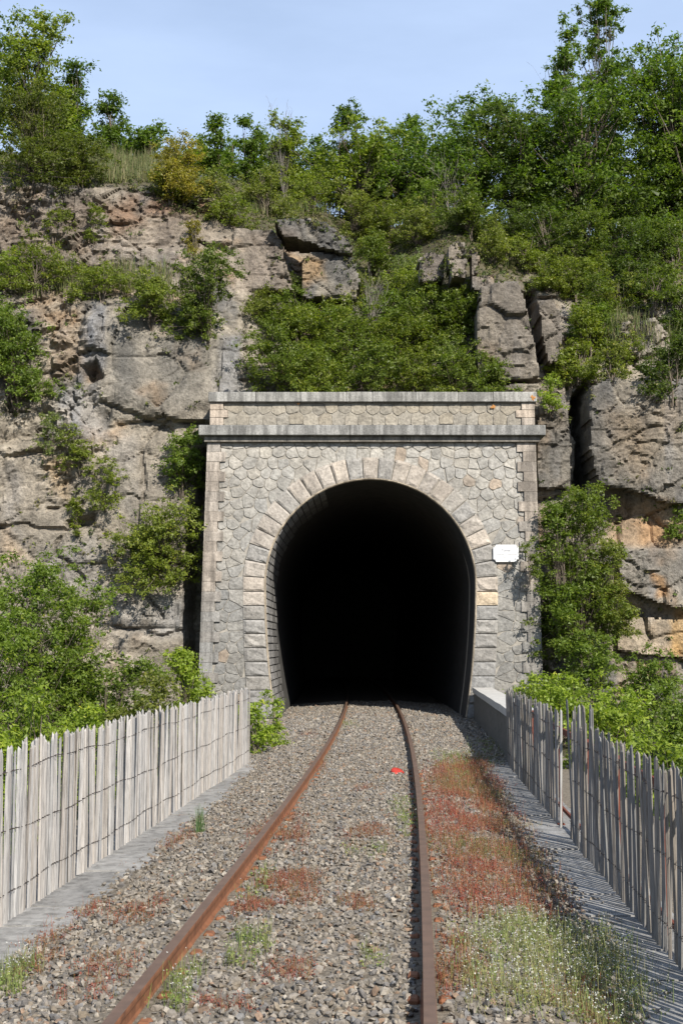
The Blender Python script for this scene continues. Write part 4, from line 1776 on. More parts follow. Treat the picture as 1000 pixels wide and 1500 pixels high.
# rusty handrail behind the right fence
def railing(ya, yb, off, label):
    root = empty('steel_railing', (right_fence_x(ya) + off, ya, -0.29))
    tag(root, label, 'railing')

    def L(y):
        return right_fence_x(y) - right_fence_x(ya), y - ya
    for z, hh in ((1.04, 0.035), (0.13, 0.02)):
        mb = MB()
        x0, y0 = L(ya)
        x1, y1 = L(yb)
        mb.add([(x0 - 0.012, y0, z - hh), (x0 + 0.012, y0, z - hh), (x0 + 0.012, y0, z + hh), (x0 - 0.012, y0, z + hh),
                (x1 - 0.012, y1, z - hh), (x1 + 0.012, y1, z - hh), (x1 + 0.012, y1, z + hh), (x1 - 0.012, y1, z + hh)],
               [(0, 1, 2, 3), (7, 6, 5, 4), (0, 4, 5, 1), (1, 5, 6, 2), (2, 6, 7, 3), (3, 7, 4, 0)])
        mb.obj('rail_bar', M_RUSTRED, root)
    y = ya + 0.15
    while y < yb:
        if 14.0 < y < 16:
            y += 1.95
            continue
        x, yy = L(y)
        mb = MB()
        mb.bbox(x - 0.021, x + 0.021, yy - 0.021, yy + 0.021, -0.12, 1.1, 0.004)
        mb.obj('post', M_RUSTRED, root)
        y += 1.95
    return root


railing(5.4, 22.5, 0.105, 'rust red steel handrail standing close behind the right fence')
# posts on the near side of the fence
for (y, lab) in ((15.15, 'rust red steel post closing the end of the shaded fence section'),):
    mb = MB()
    mb.tube([(0, 0, 0), (0.0, 0, 0.86)], [0.02, 0.02], 8)
    mb.bbox(-0.04, 0.04, -0.04, 0.04, 0.0, 0.02, 0.004)
    o = mb.obj('fence_post', M_RUSTRED)
    o.location = (right_fence_x(y) + 0.03, y, -0.29)
    tag(o, lab, 'post')

# small red cap lying between the rails
def red_cap():
    c = G(582, 1133, -0.13)
    root = empty('red_cap', c)
    n = 20
    mb = MB()
    vs, fs = [], []
    rings = [(0.0, 0.03), (0.045, 0.028), (0.075, 0.018), (0.082, 0.004), (0.082, -0.014), (0.074, -0.014), (0.07, 0.006), (0.0, 0.014)]
    for r, z in rings:
        for k in range(n):
            a = 2 * math.pi * k / n
            vs.append((r * math.cos(a), r * math.sin(a), z))
    for i in range(len(rings) - 1):
        for k in range(n):
            fs.append((i * n + k, i * n + (k + 1) % n, (i + 1) * n + (k + 1) % n, (i + 1) * n + k))
    mb.add(vs, fs)
    bpy.data.objects.remove(root)
    o = mb.obj('red_cap', M_REDPLASTIC, None, True)
    o.location = (c.x, c.y, c.z + 0.02)
    o.rotation_euler = (R(26), R(10), R(20))
    o.scale = (1.25, 1.25, 1.25)
    tag(o, 'small round red plastic cap lying tilted on the ballast between the rails', 'cap')


red_cap()

# ------------------------------------------------------------------ vegetation
def leaves(centers, spread, per, size, rg, up=0.5, flat=0.7, tri=False):
    n = len(centers) * per
    c = np.repeat(centers, per, 0)
    d = rg.normal(size=(n, 3))
    d /= np.linalg.norm(d, axis=1, keepdims=True)
    rad = spread * np.abs(rg.normal(0.5, 0.36, (n, 1)))
    p = c + d * rad * np.array([1, 1, flat])
    nrm = d * 0.6 + rg.normal(size=(n, 3)) * 0.7 + np.array([0, 0, up])
    nrm /= np.linalg.norm(nrm, axis=1, keepdims=True)
    t = np.cross(nrm, rg.normal(size=(n, 3)))
    t /= np.linalg.norm(t, axis=1, keepdims=True)
    b = np.cross(nrm, t)
    L = size * rg.uniform(0.65, 1.25, (n, 1))
    W = L * rg.uniform(0.5, 0.75, (n, 1))
    if tri:
        V = np.stack([p - t * L * 0.5 - b * W * 0.5, p - t * L * 0.4 + b * W * 0.5, p + t * L * 0.55], 1).reshape(-1, 3)
        F = np.arange(n * 3).reshape(n, 3)
    else:
      V = np.stack([p - t * L * 0.5, p + b * W * 0.5 + nrm * L * 0.08, p + t * L * 0.5, p - b * W * 0.5 + nrm * L * 0.08], 1).reshape(-1, 3)
      F = np.arange(n * 4).reshape(n, 4)
    clump = np.repeat(rg.uniform(-0.14, 0.14, len(centers)), per)
    rn = np.clip(rg.beta(2.2, 2.6, n) * 0.95 + clump, 0, 1)
    return V, F, rn


def plant_mesh(seed, H, W, tips, per, leaf, spread, trunk=0.0, trunk_r=0.08, stems=1, lobes=6, upright=0.0, bare=0.0, squash=1.0):
    """stem mesh and foliage mesh of a plant H tall and W wide, foot at the origin"""
    rg = np.random.default_rng(seed)
    # crown: a heap of uneven lobes
    cz0 = trunk * H
    cen, rad = [], []
    for i in range(lobes):
        a = rg.uniform(0, 2 * math.pi)
        rr = rg.uniform(0.1, 0.62) * W / 2
        hz = (i + 0.5) / lobes * 0.8 + rg.uniform(0.0, 0.12)
        r0 = W / 2 * rg.uniform(0.36, 0.6) * (1.1 - 0.4 * hz)
        cen.append((rr * math.cos(a) * (1.15 - 0.6 * hz), rr * math.sin(a) * (1.15 - 0.6 * hz), cz0 + (H - cz0) * hz))
        rad.append((r0, r0, min(r0, (H - cz0) * 0.33) * squash))
    cen, rad = np.array(cen), np.array(rad)
    w = rad[:, 0] ** 2
    li = rg.choice(lobes, tips, p=w / w.sum())
    d = rg.normal(size=(tips, 3))
    d /= np.linalg.norm(d, axis=1, keepdims=True)
    d[:, 2] = np.where(d[:, 2] < -0.75, -d[:, 2] * 0.6, d[:, 2])
    tp = cen[li] + d * rad[li] * (rg.uniform(0.12, 1.0, (tips, 1)) ** 0.5) + rg.normal(0, 0.085 * W, (tips, 3)) * np.array([1, 1, 0.7])
    tp[:, 2] = np.clip(tp[:, 2], 0.04 * H, None)
    if upright:
        k = 1 + upright * rg.uniform(-0.3, 1, tips)
        tp[:, 2] *= k
    # normalise to the requested size
    ext = np.percentile(np.abs(tp[:, :2]), 97)
    tp[:, :2] *= (W / 2 - spread * 0.6) / ext
    tp[:, 2] *= (H - spread * 0.5) / np.percentile(tp[:, 2], 99)
    SV, SF, b = [], [], 0

    def addt(pts, rr, n):
        nonlocal b
        V, F = tube_np(pts, rr, n)
        SV.append(V)
        SF.append(F + b)
        b += len(V)
    feet = []
    for s in range(stems):
        a = rg.uniform(0, 2 * math.pi)
        f = np.array([math.cos(a), math.sin(a), 0]) * (0.04 * W if stems > 1 else 0)
        top = np.array([math.cos(a), math.sin(a), 0]) * rg.uniform(0.05, 0.2) * W + np.array([0, 0, H * rg.uniform(0.6, 0.85)])
        ts = np.linspace(0, 1, 7)
        pts = f[None] * (1 - ts[:, None]) + top[None] * ts[:, None] + rg.normal(0, 0.02 * W, (7, 3)) * (ts[:, None] > 0)
        pts[0] = f + np.array([0, 0, -0.3 if stems == 1 else -0.12])
        rr = trunk_r * (1 - 0.8 * ts)
        addt(pts, rr, 6)
        feet.append((pts, rr))
    for i in range(tips):
        if rg.random() < 0.55 and not bare:
            continue
        pts, rr = feet[i % stems]
        q = tp[i]
        k = int(np.clip(q[2] / H * 5.5 - 1.2, 1, 5))
        a = pts[k]
        mid = a * 0.5 + q * 0.5 + np.array([0, 0, 0.06 * H]) + rg.normal(0, 0.03 * W, 3)
        r0 = rr[k] * 0.45
        addt([a, mid, q], [r0, r0 * 0.55, 0.004 * max(1, H / 3)], 3)
        for _ in range(int(bare)):
            e = q + rg.normal(0, 0.10 * W, 3) + np.array([0, 0, 0.08 * H])
            addt([mid * 0.3 + q * 0.7, q * 0.4 + e * 0.6 + rg.normal(0, 0.02 * W, 3), e], [r0 * 0.4, r0 * 0.3, 0.003], 3)
    stem = mesh_np('stem', np.concatenate(SV), np.concatenate(SF), True)
    fol = None
    if per:
        V, F, rn = leaves(tp, spread, per, leaf, rg, 0.85, 0.7, True)
        fol = mesh_np('foliage', V, F, False, {'rnd': rn})
        fol.materials.append(M_LEAF)
    return stem, fol, H, W


KINDS = {   # leaf length, cluster radius, leaves per cluster, overlap, trunk share, trunk radius, stems, upright, bare twigs, depth share
    'oak': (0.135, 0.42, 62, 7.2, 0.12, 0.12, 1, 0.0, 0, 0.9),
    'airy': (0.130, 0.36, 60, 6.2, 0.16, 0.08, 1, 0.0, 0, 0.9),
    'slim': (0.125, 0.27, 46, 4.2, 0.30, 0.05, 1, 0.0, 0, 0.9),
    'shrub': (0.076, 0.21, 50, 6.6, 0.0, 0.03, 4, 0.0, 0, 0.85),
    'broom': (0.068, 0.18, 44, 5.8, 0.0, 0.022, 6, 0.25, 0, 0.8),
    'leafy': (0.084, 0.23, 50, 5.6, 0.0, 0.03, 5, 0.0, 0, 0.8),
    'tuft': (0.060, 0.12, 26, 3.2, 0.0, 0.01, 4, 0.0, 0, 0.8),
    'bare': (0.0, 0.1, 0, 3.0, 0.2, 0.03, 2, 0.2, 3, 0.8),
}
plant_no = [300]


def grow(kind, H, W):
    leaf, spread, per, over, trunk, tr, stems, up, bare, dep = KINDS[kind]
    if kind == 'bare':
        tips = 42
    else:
        tips = int(np.clip(over * (H * (1 - trunk)) * W / (math.pi * spread * spread), 14, 760))
    lobes = int(np.clip(4 + W * H * 0.7, 5, 22))
    plant_no[0] += 1
    st, fo, _, _ = plant_mesh(plant_no[0], H, W, tips, per, leaf, min(spread, W * 0.3), trunk, tr, stems, lobes, up, bare)
    st.materials.append(M_TWIG if kind == 'bare' else M_BARK)
    return st, fo


TONE = {
    'oak': (0.090, 0.139, 0.020), 'oakl': (0.161, 0.203, 0.031), 'dark': (0.072, 0.103, 0.018), 'box': (0.109, 0.145, 0.023),
    'boxy': (0.145, 0.178, 0.026), 'yellow': (0.230, 0.200, 0.036), 'olive': (0.152, 0.175, 0.037), 'lime': (0.195, 0.256, 0.033),
    'grey': (0.137, 0.168, 0.056), 'juni': (0.106, 0.128, 0.023), 'mid': (0.122, 0.173, 0.026),
}


def ground_z(x, Y):
    i = int(np.clip(round((x - GX[0]) / GS), 0, len(GX) - 1))
    below = np.nonzero(YG[:, i] <= Y)[0]
    return GZ[below[-1]] if len(below) else 0.0


def plant(kind, u, vb, vt, wpx, tone, name, label, cat, group, depth=None, tilt=0.0, behind=0.0):
    p = P(u, vb, depth) if depth else hit(u, vb)
    if behind:
        p = P(u, vb, p.y + behind)
    if depth and depth > 42:
        depth_x = P(u, vt, depth)
        p = Vector((depth_x.x, depth, ground_z(depth_x.x, depth) - 0.1))
    top = P(u, vt, p.y)
    h = max(top.z - p.z, 1.2)
    w = wpx * p.y / FPX
    st, fo = grow(kind, h, w)
    root = empty(name, p + Vector((0, -0.05, 0)))
    root.rotation_euler = (R(tilt), R(rnd.uniform(-4, 4)), rnd.uniform(0, 6.28)) if not tilt else (R(tilt), R(rnd.uniform(-5, 5)), 0)
    tag(root, label, cat, group)
    tree = kind in ('oak', 'airy', 'slim')
    link('trunk' if tree else 'stem', st, None, root)
    if fo is not None:
        t = TONE[tone]
        g = rnd.uniform(0.92, 1.1)
        link('crown' if tree else 'foliage', fo, None, root, (t[0] * g, t[1] * g, t[2] * g))
    return root


TREES, SHRUBS, LOW = 'trees along the clifftop', 'shrubs on the cliff', 'bushes beside the viaduct'
# skyline trees
plant('airy', 48, 235, 6, 120, 'oakl', 'oak_tree', 'tall airy light green oak at the far left of the skyline', 'tree', TREES, 46)
plant('airy', -30, 240, 30, 150, 'oak', 'oak_tree', 'oak cut by the left edge of the view behind the tall airy one', 'tree', TREES, 47.5)
plant('airy', 110, 240, 92, 75, 'oak', 'oak_tree', 'narrow dark green oak just right of the tallest left oak', 'tree', TREES, 47)
plant('airy', 165, 235, 136, 78, 'oak', 'oak_tree', 'small rounded oak rising behind the grassy brow on the left', 'tree', TREES, 48)
plant('airy', 220, 240, 176, 58, 'oak', 'oak_tree', 'little oak at the low point of the skyline beside the yellow bush', 'tree', TREES, 49)
plant('airy', 318, 262, 168, 66, 'oak', 'oak_tree', 'thin crowned oak behind the yellow bush', 'tree', TREES, 48)
plant('airy', 368, 275, 172, 64, 'oak', 'oak_tree', 'loose oak left of the bare grey twigs', 'tree', TREES, 48.5)
plant('airy', 425, 285, 172, 78, 'oakl', 'oak_tree', 'pale green oak around the bare grey twigs', 'tree', TREES, 49)
plant('bare', 418, 240, 148, 55, 'grey', 'bare_tree', 'leafless grey twigs sticking out of the skyline left of centre', 'dead tree', None, 48.2)
plant('slim', 497, 250, 152, 60, 'oak', 'oak_tree', 'slender oak leader poking above the skyline near the centre', 'tree', TREES, 49.5)
plant('oak', 520, 310, 188, 160, 'oakl', 'oak_tree', 'broad bright oak at the centre of the skyline', 'tree', TREES, 49)
plant('oak', 592, 310, 178, 165, 'oak', 'oak_tree', 'broad oak right of the bright central one', 'tree', TREES, 49.5)
plant('slim', 603, 260, 168, 44, 'oak', 'oak_tree', 'small leader rising from the broad oak right of centre', 'tree', TREES, 50.5)
plant('oak', 690, 330, 148, 205, 'oak', 'oak_tree', 'wide domed oak on the right slope with grey limbs', 'tree', TREES, 47.5)
plant('oak', 758, 340, 160, 190, 'dark', 'oak_tree', 'dark oak between the domed oak and the tall right oaks', 'tree', TREES, 46.5)
plant('slim', 815, 270, 38, 74, 'oak', 'oak_tree', 'slim see-through oak leaning left against the sky', 'tree', TREES, 47)
plant('slim', 885, 260, -12, 80, 'oak', 'oak_tree', 'tallest slim oak reaching the top of the sky on the right', 'tree', TREES, 47.5)
plant('bare', 850, 230, 70, 90, 'grey', 'bare_tree', 'leafless grey branches between the two slim oaks on the right', 'dead tree', None, 47.2)
plant('oak', 955, 360, 62, 205, 'oak', 'oak_tree', 'big oak at the right edge with a sunlit crown', 'tree', TREES, 45.5)
plant('oak', 845, 370, 128, 215, 'oak', 'oak_tree', 'big dark trunked oak left of the right edge', 'tree', TREES, 45)
plant('oak', 1010, 390, 88, 240, 'mid', 'oak_tree', 'oak cut by the right edge of the view', 'tree', TREES, 44)
plant('oak', 900, 400, 240, 170, 'dark', 'oak_tree', 'low dark oak under the crowns of the big right oaks', 'tree', TREES, 44)
plant('oak', 975, 440, 300, 130, 'oak', 'oak_tree', 'lowest oak of the right slope above the grey boulders', 'tree', TREES, 43)
plant('oak', 800, 370, 290, 120, 'dark', 'oak_tree', 'small dark oak above the right rock pillar', 'tree', TREES, 44.5)
plant('bare', 660, 320, 235, 80, 'grey', 'bare_tree', 'dead grey branches in front of the domed oak', 'dead tree', None, 45)
# shrubs of the slope and the cliff
plant('shrub', 45, 285, 125, 150, 'juni', 'juniper_bush', 'large dark olive bush on the brow at the left edge', 'shrub', SHRUBS)
plant('shrub', 120, 275, 200, 90, 'juni', 'juniper_bush', 'dark bush beside the grassy brow', 'shrub', SHRUBS)
plant('shrub', 268, 300, 203, 105, 'yellow', 'yellow_bush', 'golden yellow bush on the cliff brow', 'shrub', SHRUBS)
plant('broom', 318, 305, 245, 70, 'olive', 'yellow_bush', 'yellowish scrub right of the golden bush', 'shrub', SHRUBS)
plant('broom', 250, 298, 258, 60, 'boxy', 'scrub_bush', 'low green scrub at the foot of the golden bush', 'shrub', SHRUBS)
plant('broom', 340, 335, 285, 80, 'boxy', 'scrub_bush', 'green scrub hanging over the rim left of the rock overhang', 'shrub', SHRUBS)
plant('broom', 390, 315, 240, 90, 'olive', 'scrub_bush', 'pale scrub above the rock overhang', 'shrub', SHRUBS)
plant('broom', 455, 315, 250, 80, 'boxy', 'scrub_bush', 'upright scrub above the right end of the rock overhang', 'shrub', SHRUBS)
plant('broom', 520, 350, 270, 85, 'olive', 'scrub_bush', 'yellow green scrub right of the rock overhang', 'shrub', SHRUBS)
plant('broom', 565, 370, 280, 80, 'boxy', 'scrub_bush', 'upright yellow green scrub in the middle of the slope', 'shrub', SHRUBS)
plant('broom', 610, 365, 290, 80, 'olive', 'scrub_bush', 'olive scrub left of the perched boulders', 'shrub', SHRUBS)
plant('broom', 672, 340, 290, 80, 'grey', 'scrub_bush', 'greyish scrub behind the perched boulders', 'shrub', SHRUBS)
plant('broom', 720, 385, 320, 80, 'olive', 'scrub_bush', 'scrub right of the perched boulders', 'shrub', SHRUBS)
plant('broom', 770, 400, 340, 80, 'boxy', 'scrub_bush', 'scrub on top of the tall cracked rock', 'shrub', SHRUBS)
plant('shrub', 545, 410, 345, 70, 'box', 'scrub_bush', 'rounded green bush between overhang and perched boulders', 'shrub', SHRUBS)
plant('broom', 590, 420, 365, 80, 'grey', 'scrub_bush', 'grey green scrub under the rounded bush of the slope', 'shrub', SHRUBS)
plant('broom', 640, 440, 395, 90, 'olive', 'scrub_bush', 'scrub under the perched boulders', 'shrub', SHRUBS)
plant('broom', 840, 440, 375, 90, 'boxy', 'scrub_bush', 'yellow green scrub right of the rock pillar', 'shrub', SHRUBS)
plant('broom', 880, 480, 400, 90, 'box', 'scrub_bush', 'scrub above the rounded right boulder', 'shrub', SHRUBS)
plant('shrub', 860, 530, 440, 85, 'boxy', 'scrub_bush', 'leafy bush filling the gully right of the rock pillar', 'shrub', SHRUBS)
plant('shrub', 925, 440, 370, 110, 'dark', 'scrub_bush', 'dark bush at the foot of the right oaks', 'shrub', SHRUBS)
plant('shrub', 985, 590, 490, 100, 'dark', 'box_bush', 'dark bush over the big right block at the edge', 'shrub', SHRUBS)
plant('tuft', 915, 540, 500, 60, 'boxy', 'scrub_bush', 'small yellow green bush on the ledge of the rounded boulder', 'shrub', SHRUBS)
plant('shrub', 832, 575, 525, 60, 'boxy', 'scrub_bush', 'small bush above the dark vertical cleft', 'shrub', SHRUBS)
plant('tuft', 806, 606, 572, 52, 'lime', 'fern_tuft', 'bright green tuft at the right end of the coping', 'shrub', SHRUBS)
for (k, u, vb, vt, w, t, l) in (
        ('shrub', 745, 375, 295, 90, 'dark', 'dark bush under the dark oak right of the domed oak'),
        ('shrub', 805, 385, 300, 100, 'dark', 'dark bush beneath the slim leaning oak'),
        ('shrub', 865, 390, 310, 100, 'box', 'bush beneath the big dark trunked oak'),
        ('shrub', 925, 395, 315, 110, 'dark', 'dark bush below the crown of the big right edge oak'),
        ('shrub', 985, 400, 320, 110, 'box', 'bush at the right edge under the lowest oak'),
        ('shrub', 690, 350, 280, 90, 'box', 'bush beneath the domed oak behind the perched boulders'),
        ('shrub', 630, 335, 262, 90, 'mid', 'bush beneath the broad oak right of centre'),
        ('shrub', 560, 330, 255, 90, 'mid', 'bush beneath the bright central oak'),
        ('broom', 800, 425, 365, 80, 'boxy', 'yellow green scrub right behind the rock pillar'),
        ('broom', 860, 435, 375, 90, 'boxy', 'yellow green scrub above the gully bush'),
        ('broom', 905, 460, 400, 80, 'olive', 'olive scrub over the rounded right boulder'),
        ('broom', 960, 450, 385, 90, 'box', 'green scrub beside the small upper boulder at the right'),
        ('shrub', 875, 500, 435, 80, 'mid', 'fresh green bush between gully and rounded boulder'),
        ('shrub', 845, 560, 490, 70, 'boxy', 'leafy bush over the top of the dark cleft'),
        ('broom', 895, 560, 510, 70, 'olive', 'dry scrub on top of the big right block'),
        ('shrub', 1010, 500, 420, 80, 'dark', 'dark bush cut by the right edge above the box bush')):
    plant(k, u, vb, vt, w, t, 'scrub_bush', l, 'shrub', SHRUBS)
# thicket above the portal
for (u, vb, vt, w, t, l) in (
        (415, 580, 480, 130, 'box', 'box bush over the left end of the portal coping'),
        (470, 585, 510, 120, 'boxy', 'light tipped box bush behind the coping left of the arch crown'),
        (535, 585, 500, 130, 'box', 'box bush behind the coping over the arch crown'),
        (605, 585, 505, 120, 'boxy', 'box bush behind the coping right of the arch crown'),
        (665, 585, 490, 130, 'box', 'tall box bush over the right part of the coping'),
        (718, 585, 520, 80, 'box', 'box bush beside the cracked rock at the right end of the coping')):
    plant('shrub', u, vb, vt, w, t, 'box_bush', l, 'shrub', SHRUBS, 36.9)
for (u, vb, vt, w, t, l) in (
        (430, 500, 425, 120, 'box', 'dark bush under the rock overhang'),
        (495, 510, 430, 120, 'boxy', 'bush in the second row of the thicket left of centre'),
        (560, 510, 425, 120, 'mid', 'bush in the second row of the thicket above the arch crown'),
        (625, 500, 420, 120, 'box', 'bush in the second row of the thicket below the perched boulders'),
        (680, 490, 415, 100, 'box', 'bush in the second row of the thicket touching the cracked rock'),
        (470, 450, 400, 100, 'grey', 'thin scrub at the foot of the rock overhang'),
        (530, 455, 395, 90, 'olive', 'thin scrub in the upper middle of the thicket'),
        (380, 470, 420, 90, 'olive', 'scrub between the hanging dark bush and the thicket')):
    plant('shrub', u, vb, vt, w, t, 'box_bush', l, 'shrub', SHRUBS)
for (u, vb, vt, w, t, l) in (
        (515, 545, 455, 130, 'box', 'large bush in the heart of the thicket left of the arch crown'),
        (590, 545, 450, 135, 'boxy', 'large light bush in the heart of the thicket over the arch crown'),
        (655, 530, 440, 115, 'box', 'large bush in the heart of the thicket beside the cracked rock'),
        (445, 550, 450, 110, 'boxy', 'large light bush at the left end of the thicket'),
        (600, 450, 385, 100, 'boxy', 'light bush at the top of the thicket below the perched boulders')):
    plant('shrub', u, vb, vt, w, t, 'box_bush', l, 'shrub', SHRUBS, 38.3 if vb > 500 else None)
plant('bare', 545, 500, 395, 60, 'grey', 'bare_shrub', 'leafless grey shrub in the middle of the thicket', 'dead shrub', None, 39.3)
# left cliff
plant('shrub', 302, 500, 368, 115, 'box', 'box_bush', 'large dark bush hanging on the left cliff under the brow', 'shrub', SHRUBS, None, 18)
plant('shrub', 225, 480, 395, 90, 'boxy', 'box_bush', 'yellow green bush left of the large hanging dark bush', 'shrub', SHRUBS, None, 18)
plant('broom', 60, 430, 345, 140, 'boxy', 'scrub_bush', 'yellow green bush on the upper ledge at the left edge', 'shrub', SHRUBS)
plant('broom', 150, 440, 385, 90, 'boxy', 'scrub_bush', 'thin scrub along the upper ledge', 'shrub', SHRUBS)
plant('tuft', 10, 420, 360, 90, 'lime', 'scrub_bush', 'bright bush on the upper ledge cut by the left edge', 'shrub', SHRUBS)
plant('tuft', 80, 350, 310, 50, 'boxy', 'scrub_bush', 'small tuft on the broken rock under the left brow', 'shrub', SHRUBS)
plant('tuft', 140, 360, 320, 50, 'boxy', 'scrub_bush', 'small tuft beside the reddish rock under the brow', 'shrub', SHRUBS)
plant('tuft', 285, 375, 340, 40, 'yellow', 'scrub_bush', 'small yellow tuft above the hanging dark bush', 'shrub', SHRUBS)
plant('shrub', 28, 600, 455, 130, 'mid', 'hanging_bush', 'large leafy bush hanging at the left edge of the cliff', 'shrub', SHRUBS, None, 15)
plant('shrub', -10, 520, 430, 100, 'mid', 'hanging_bush', 'bush over the large leafy one at the left edge', 'shrub', SHRUBS, None, 15)
plant('tuft', 120, 690, 620, 60, 'boxy', 'scrub_bush', 'sprig growing from the crack in the smooth left face', 'shrub', SHRUBS, None, 15)
plant('tuft', 152, 745, 668, 62, 'boxy', 'scrub_bush', 'bush below the sprig on the pale left face', 'shrub', SHRUBS, None, 15)
plant('tuft', 75, 665, 640, 50, 'grey', 'scrub_bush', 'grey green sprig on the pale left rock', 'shrub', SHRUBS, None, 15)
plant('shrub', 268, 725, 628, 80, 'mid', 'leafy_bush', 'green bush between cliff and left portal corner', 'shrub', SHRUBS, None, 10)
plant('shrub', 228, 850, 725, 140, 'boxy', 'leafy_bush', 'large yellow green bush hanging left of the portal', 'shrub', SHRUBS, None, 22)
plant('tuft', 112, 785, 762, 34, 'boxy', 'grass_tuft', 'grass tuft under the small dark notch of the left face', 'grass', SHRUBS)
# fillers of the skyline
for (u, vt, w, t, d, l) in (
        (285, 205, 90, 'oakl', 50, 'low oak between the yellow bush and the thin crowned oak'),
        (345, 195, 80, 'oak', 51, 'oak in the gap right of the thin crowned oak'),
        (398, 192, 80, 'oak', 51, 'oak in the gap behind the bare grey twigs'),
        (455, 205, 90, 'oak', 51, 'oak in the gap left of the slender central leader'),
        (555, 200, 100, 'oakl', 51, 'oak in the gap between the two broad central oaks'),
        (635, 195, 100, 'oak', 51, 'oak in the gap left of the domed oak'),
        (190, 190, 70, 'oak', 50, 'oak in the gap behind the grassy brow'),
        (80, 130, 100, 'oak', 49, 'oak behind the juniper bush at the left')):
    plant('airy', u, 240, vt, w, t, 'oak_tree', l, 'tree', TREES, d)
# right cliff
plant('shrub', 856, 975, 712, 138, 'box', 'box_bush', 'tall bushy shrub against the right side of the portal', 'shrub', LOW, 35.3)
plant('shrub', 825, 960, 735, 78, 'mid', 'box_bush', 'narrow green shrub touching the right quoins', 'shrub', LOW, 35.0)
plant('shrub', 885, 930, 790, 90, 'olive', 'box_bush', 'olive shrub on the right flank of the tall bushy one', 'shrub', LOW, 35.5)
plant('tuft', 776, 850, 806, 36, 'box', 'box_bush', 'sprig reaching over the quoins beside the enamel plate', 'shrub', LOW, 34.6)
plant('tuft', 940, 730, 670, 60, 'olive', 'scrub_bush', 'small dry bush on the face of the big right block', 'shrub', SHRUBS)
plant('tuft', 990, 790, 735, 50, 'mid', 'scrub_bush', 'small bush in the orange recess at the right edge', 'shrub', SHRUBS)
# lower right bushes
for (u, vb, vt, w, t, d, l) in (
        (768, 1050, 985, 90, 'lime', 32, 'bright bush at the foot of the right quoins'),
        (820, 1060, 985, 120, 'lime', 30, 'bright bush behind the shaded fence section'),
        (870, 1010, 925, 110, 'mid', 34, 'green bush under the tall shrub right of the portal'),
        (945, 1040, 950, 130, 'mid', 33, 'green bush below the orange recess'),
        (905, 1110, 1005, 150, 'lime', 27, 'broad bright bush behind the gap of the right fence'),
        (990, 1110, 1000, 130, 'mid', 29, 'bush at the right edge below the lowest rocks'),
        (860, 1140, 1030, 110, 'lime', 22, 'bright bush filling the gap of the right fence'),
        (975, 1190, 1070, 140, 'lime', 20, 'bright bush behind the nearest fence section'),
        (1040, 1230, 1080, 160, 'mid', 18, 'bush past the right edge behind the nearest fence')):
    plant('leafy', u, vb + 40, vt, w, t, 'leafy_bush', l, 'shrub', LOW, d)
# lower left bushes
for (u, vb, vt, w, t, d, l) in (
        (40, 1120, 818, 220, 'mid', 30, 'tall leafy bush at the left edge in front of the cliff'),
        (120, 1100, 855, 150, 'mid', 31, 'tall leafy bush left of the lit cliff foot'),
        (-40, 1150, 860, 200, 'mid', 27, 'tall leafy bush cut by the left edge'),
        (165, 1100, 960, 120, 'mid', 30, 'rounded bush stepping down from the tall left bushes'),
        (220, 1100, 985, 110, 'olive', 29, 'pale feathery bush behind the middle of the left fence'),
        (276, 1070, 950, 84, 'lime', 31.5, 'bright bush at the foot of the left quoins'),
        (60, 1190, 1010, 170, 'lime', 22, 'bright bush behind the near part of the left fence'),
        (-20, 1230, 1040, 160, 'lime', 19, 'bright bush at the lower left edge behind the fence'),
        (140, 1150, 1030, 130, 'lime', 25, 'low bright bush behind the left fence')):
    plant('leafy', u, vb + 20, vt, w, t, 'leafy_bush', l, 'shrub', LOW, d)
plant('leafy', 372, 1122, 1030, 66, 'lime', 'leafy_bush', 'green bush at the far end of the left fence', 'shrub', LOW, 24.4)
plant('tuft', 400, 1100, 1040, 46, 'lime', 'leafy_bush', 'small bush on the ballast edge by the left jamb', 'shrub', LOW, 25.5)


# ------------------------------------------------------------------ loose cover on the slopes
def slope_cover():
    rg = np.random.default_rng(77)
    n = 40000
    i = rg.integers(2, len(GX) - 2, n)
    j = rg.integers(60, len(GZ) - 2, n)
    g = GENTLE[j, i]
    nn = fbm(GX[i] * 0.7, GZ[j] * 0.7, GX[i] * 0, 3, 130)
    pr = np.clip(g * 1.2 + 0.03 + 0.55 * np.clip(nn - 0.28, 0, 1), 0, 1)
    ok = rg.random(n) < pr
    ok &= ~((np.abs(GX[i] - 0.78) < 4.7) & (GZ[j] < 9))
    i, j = i[ok], j[ok]
    pos = np.stack([GX[i], YEFF[j, i] - 0.04, GZ[j]], -1)
    V, F, rn = leaves(pos, 0.15, 10, 0.09, rg, 0.4, 0.9, True)
    pal = np.array([(0.10, 0.115, 0.03), (0.075, 0.105, 0.025), (0.15, 0.14, 0.05), (0.06, 0.085, 0.02), (0.13, 0.145, 0.035)])
    c = np.repeat(pal[rg.integers(0, 5, len(pos))], 10, 0) * (0.6 + 0.9 * rn[:, None])
    o = link('scrub_cover', mesh_np('scrub_cover', V, F, False, {'col': np.concatenate([c, np.ones((len(c), 1))], -1)}), M_HERB)
    tag(o, kind='stuff')


slope_cover()


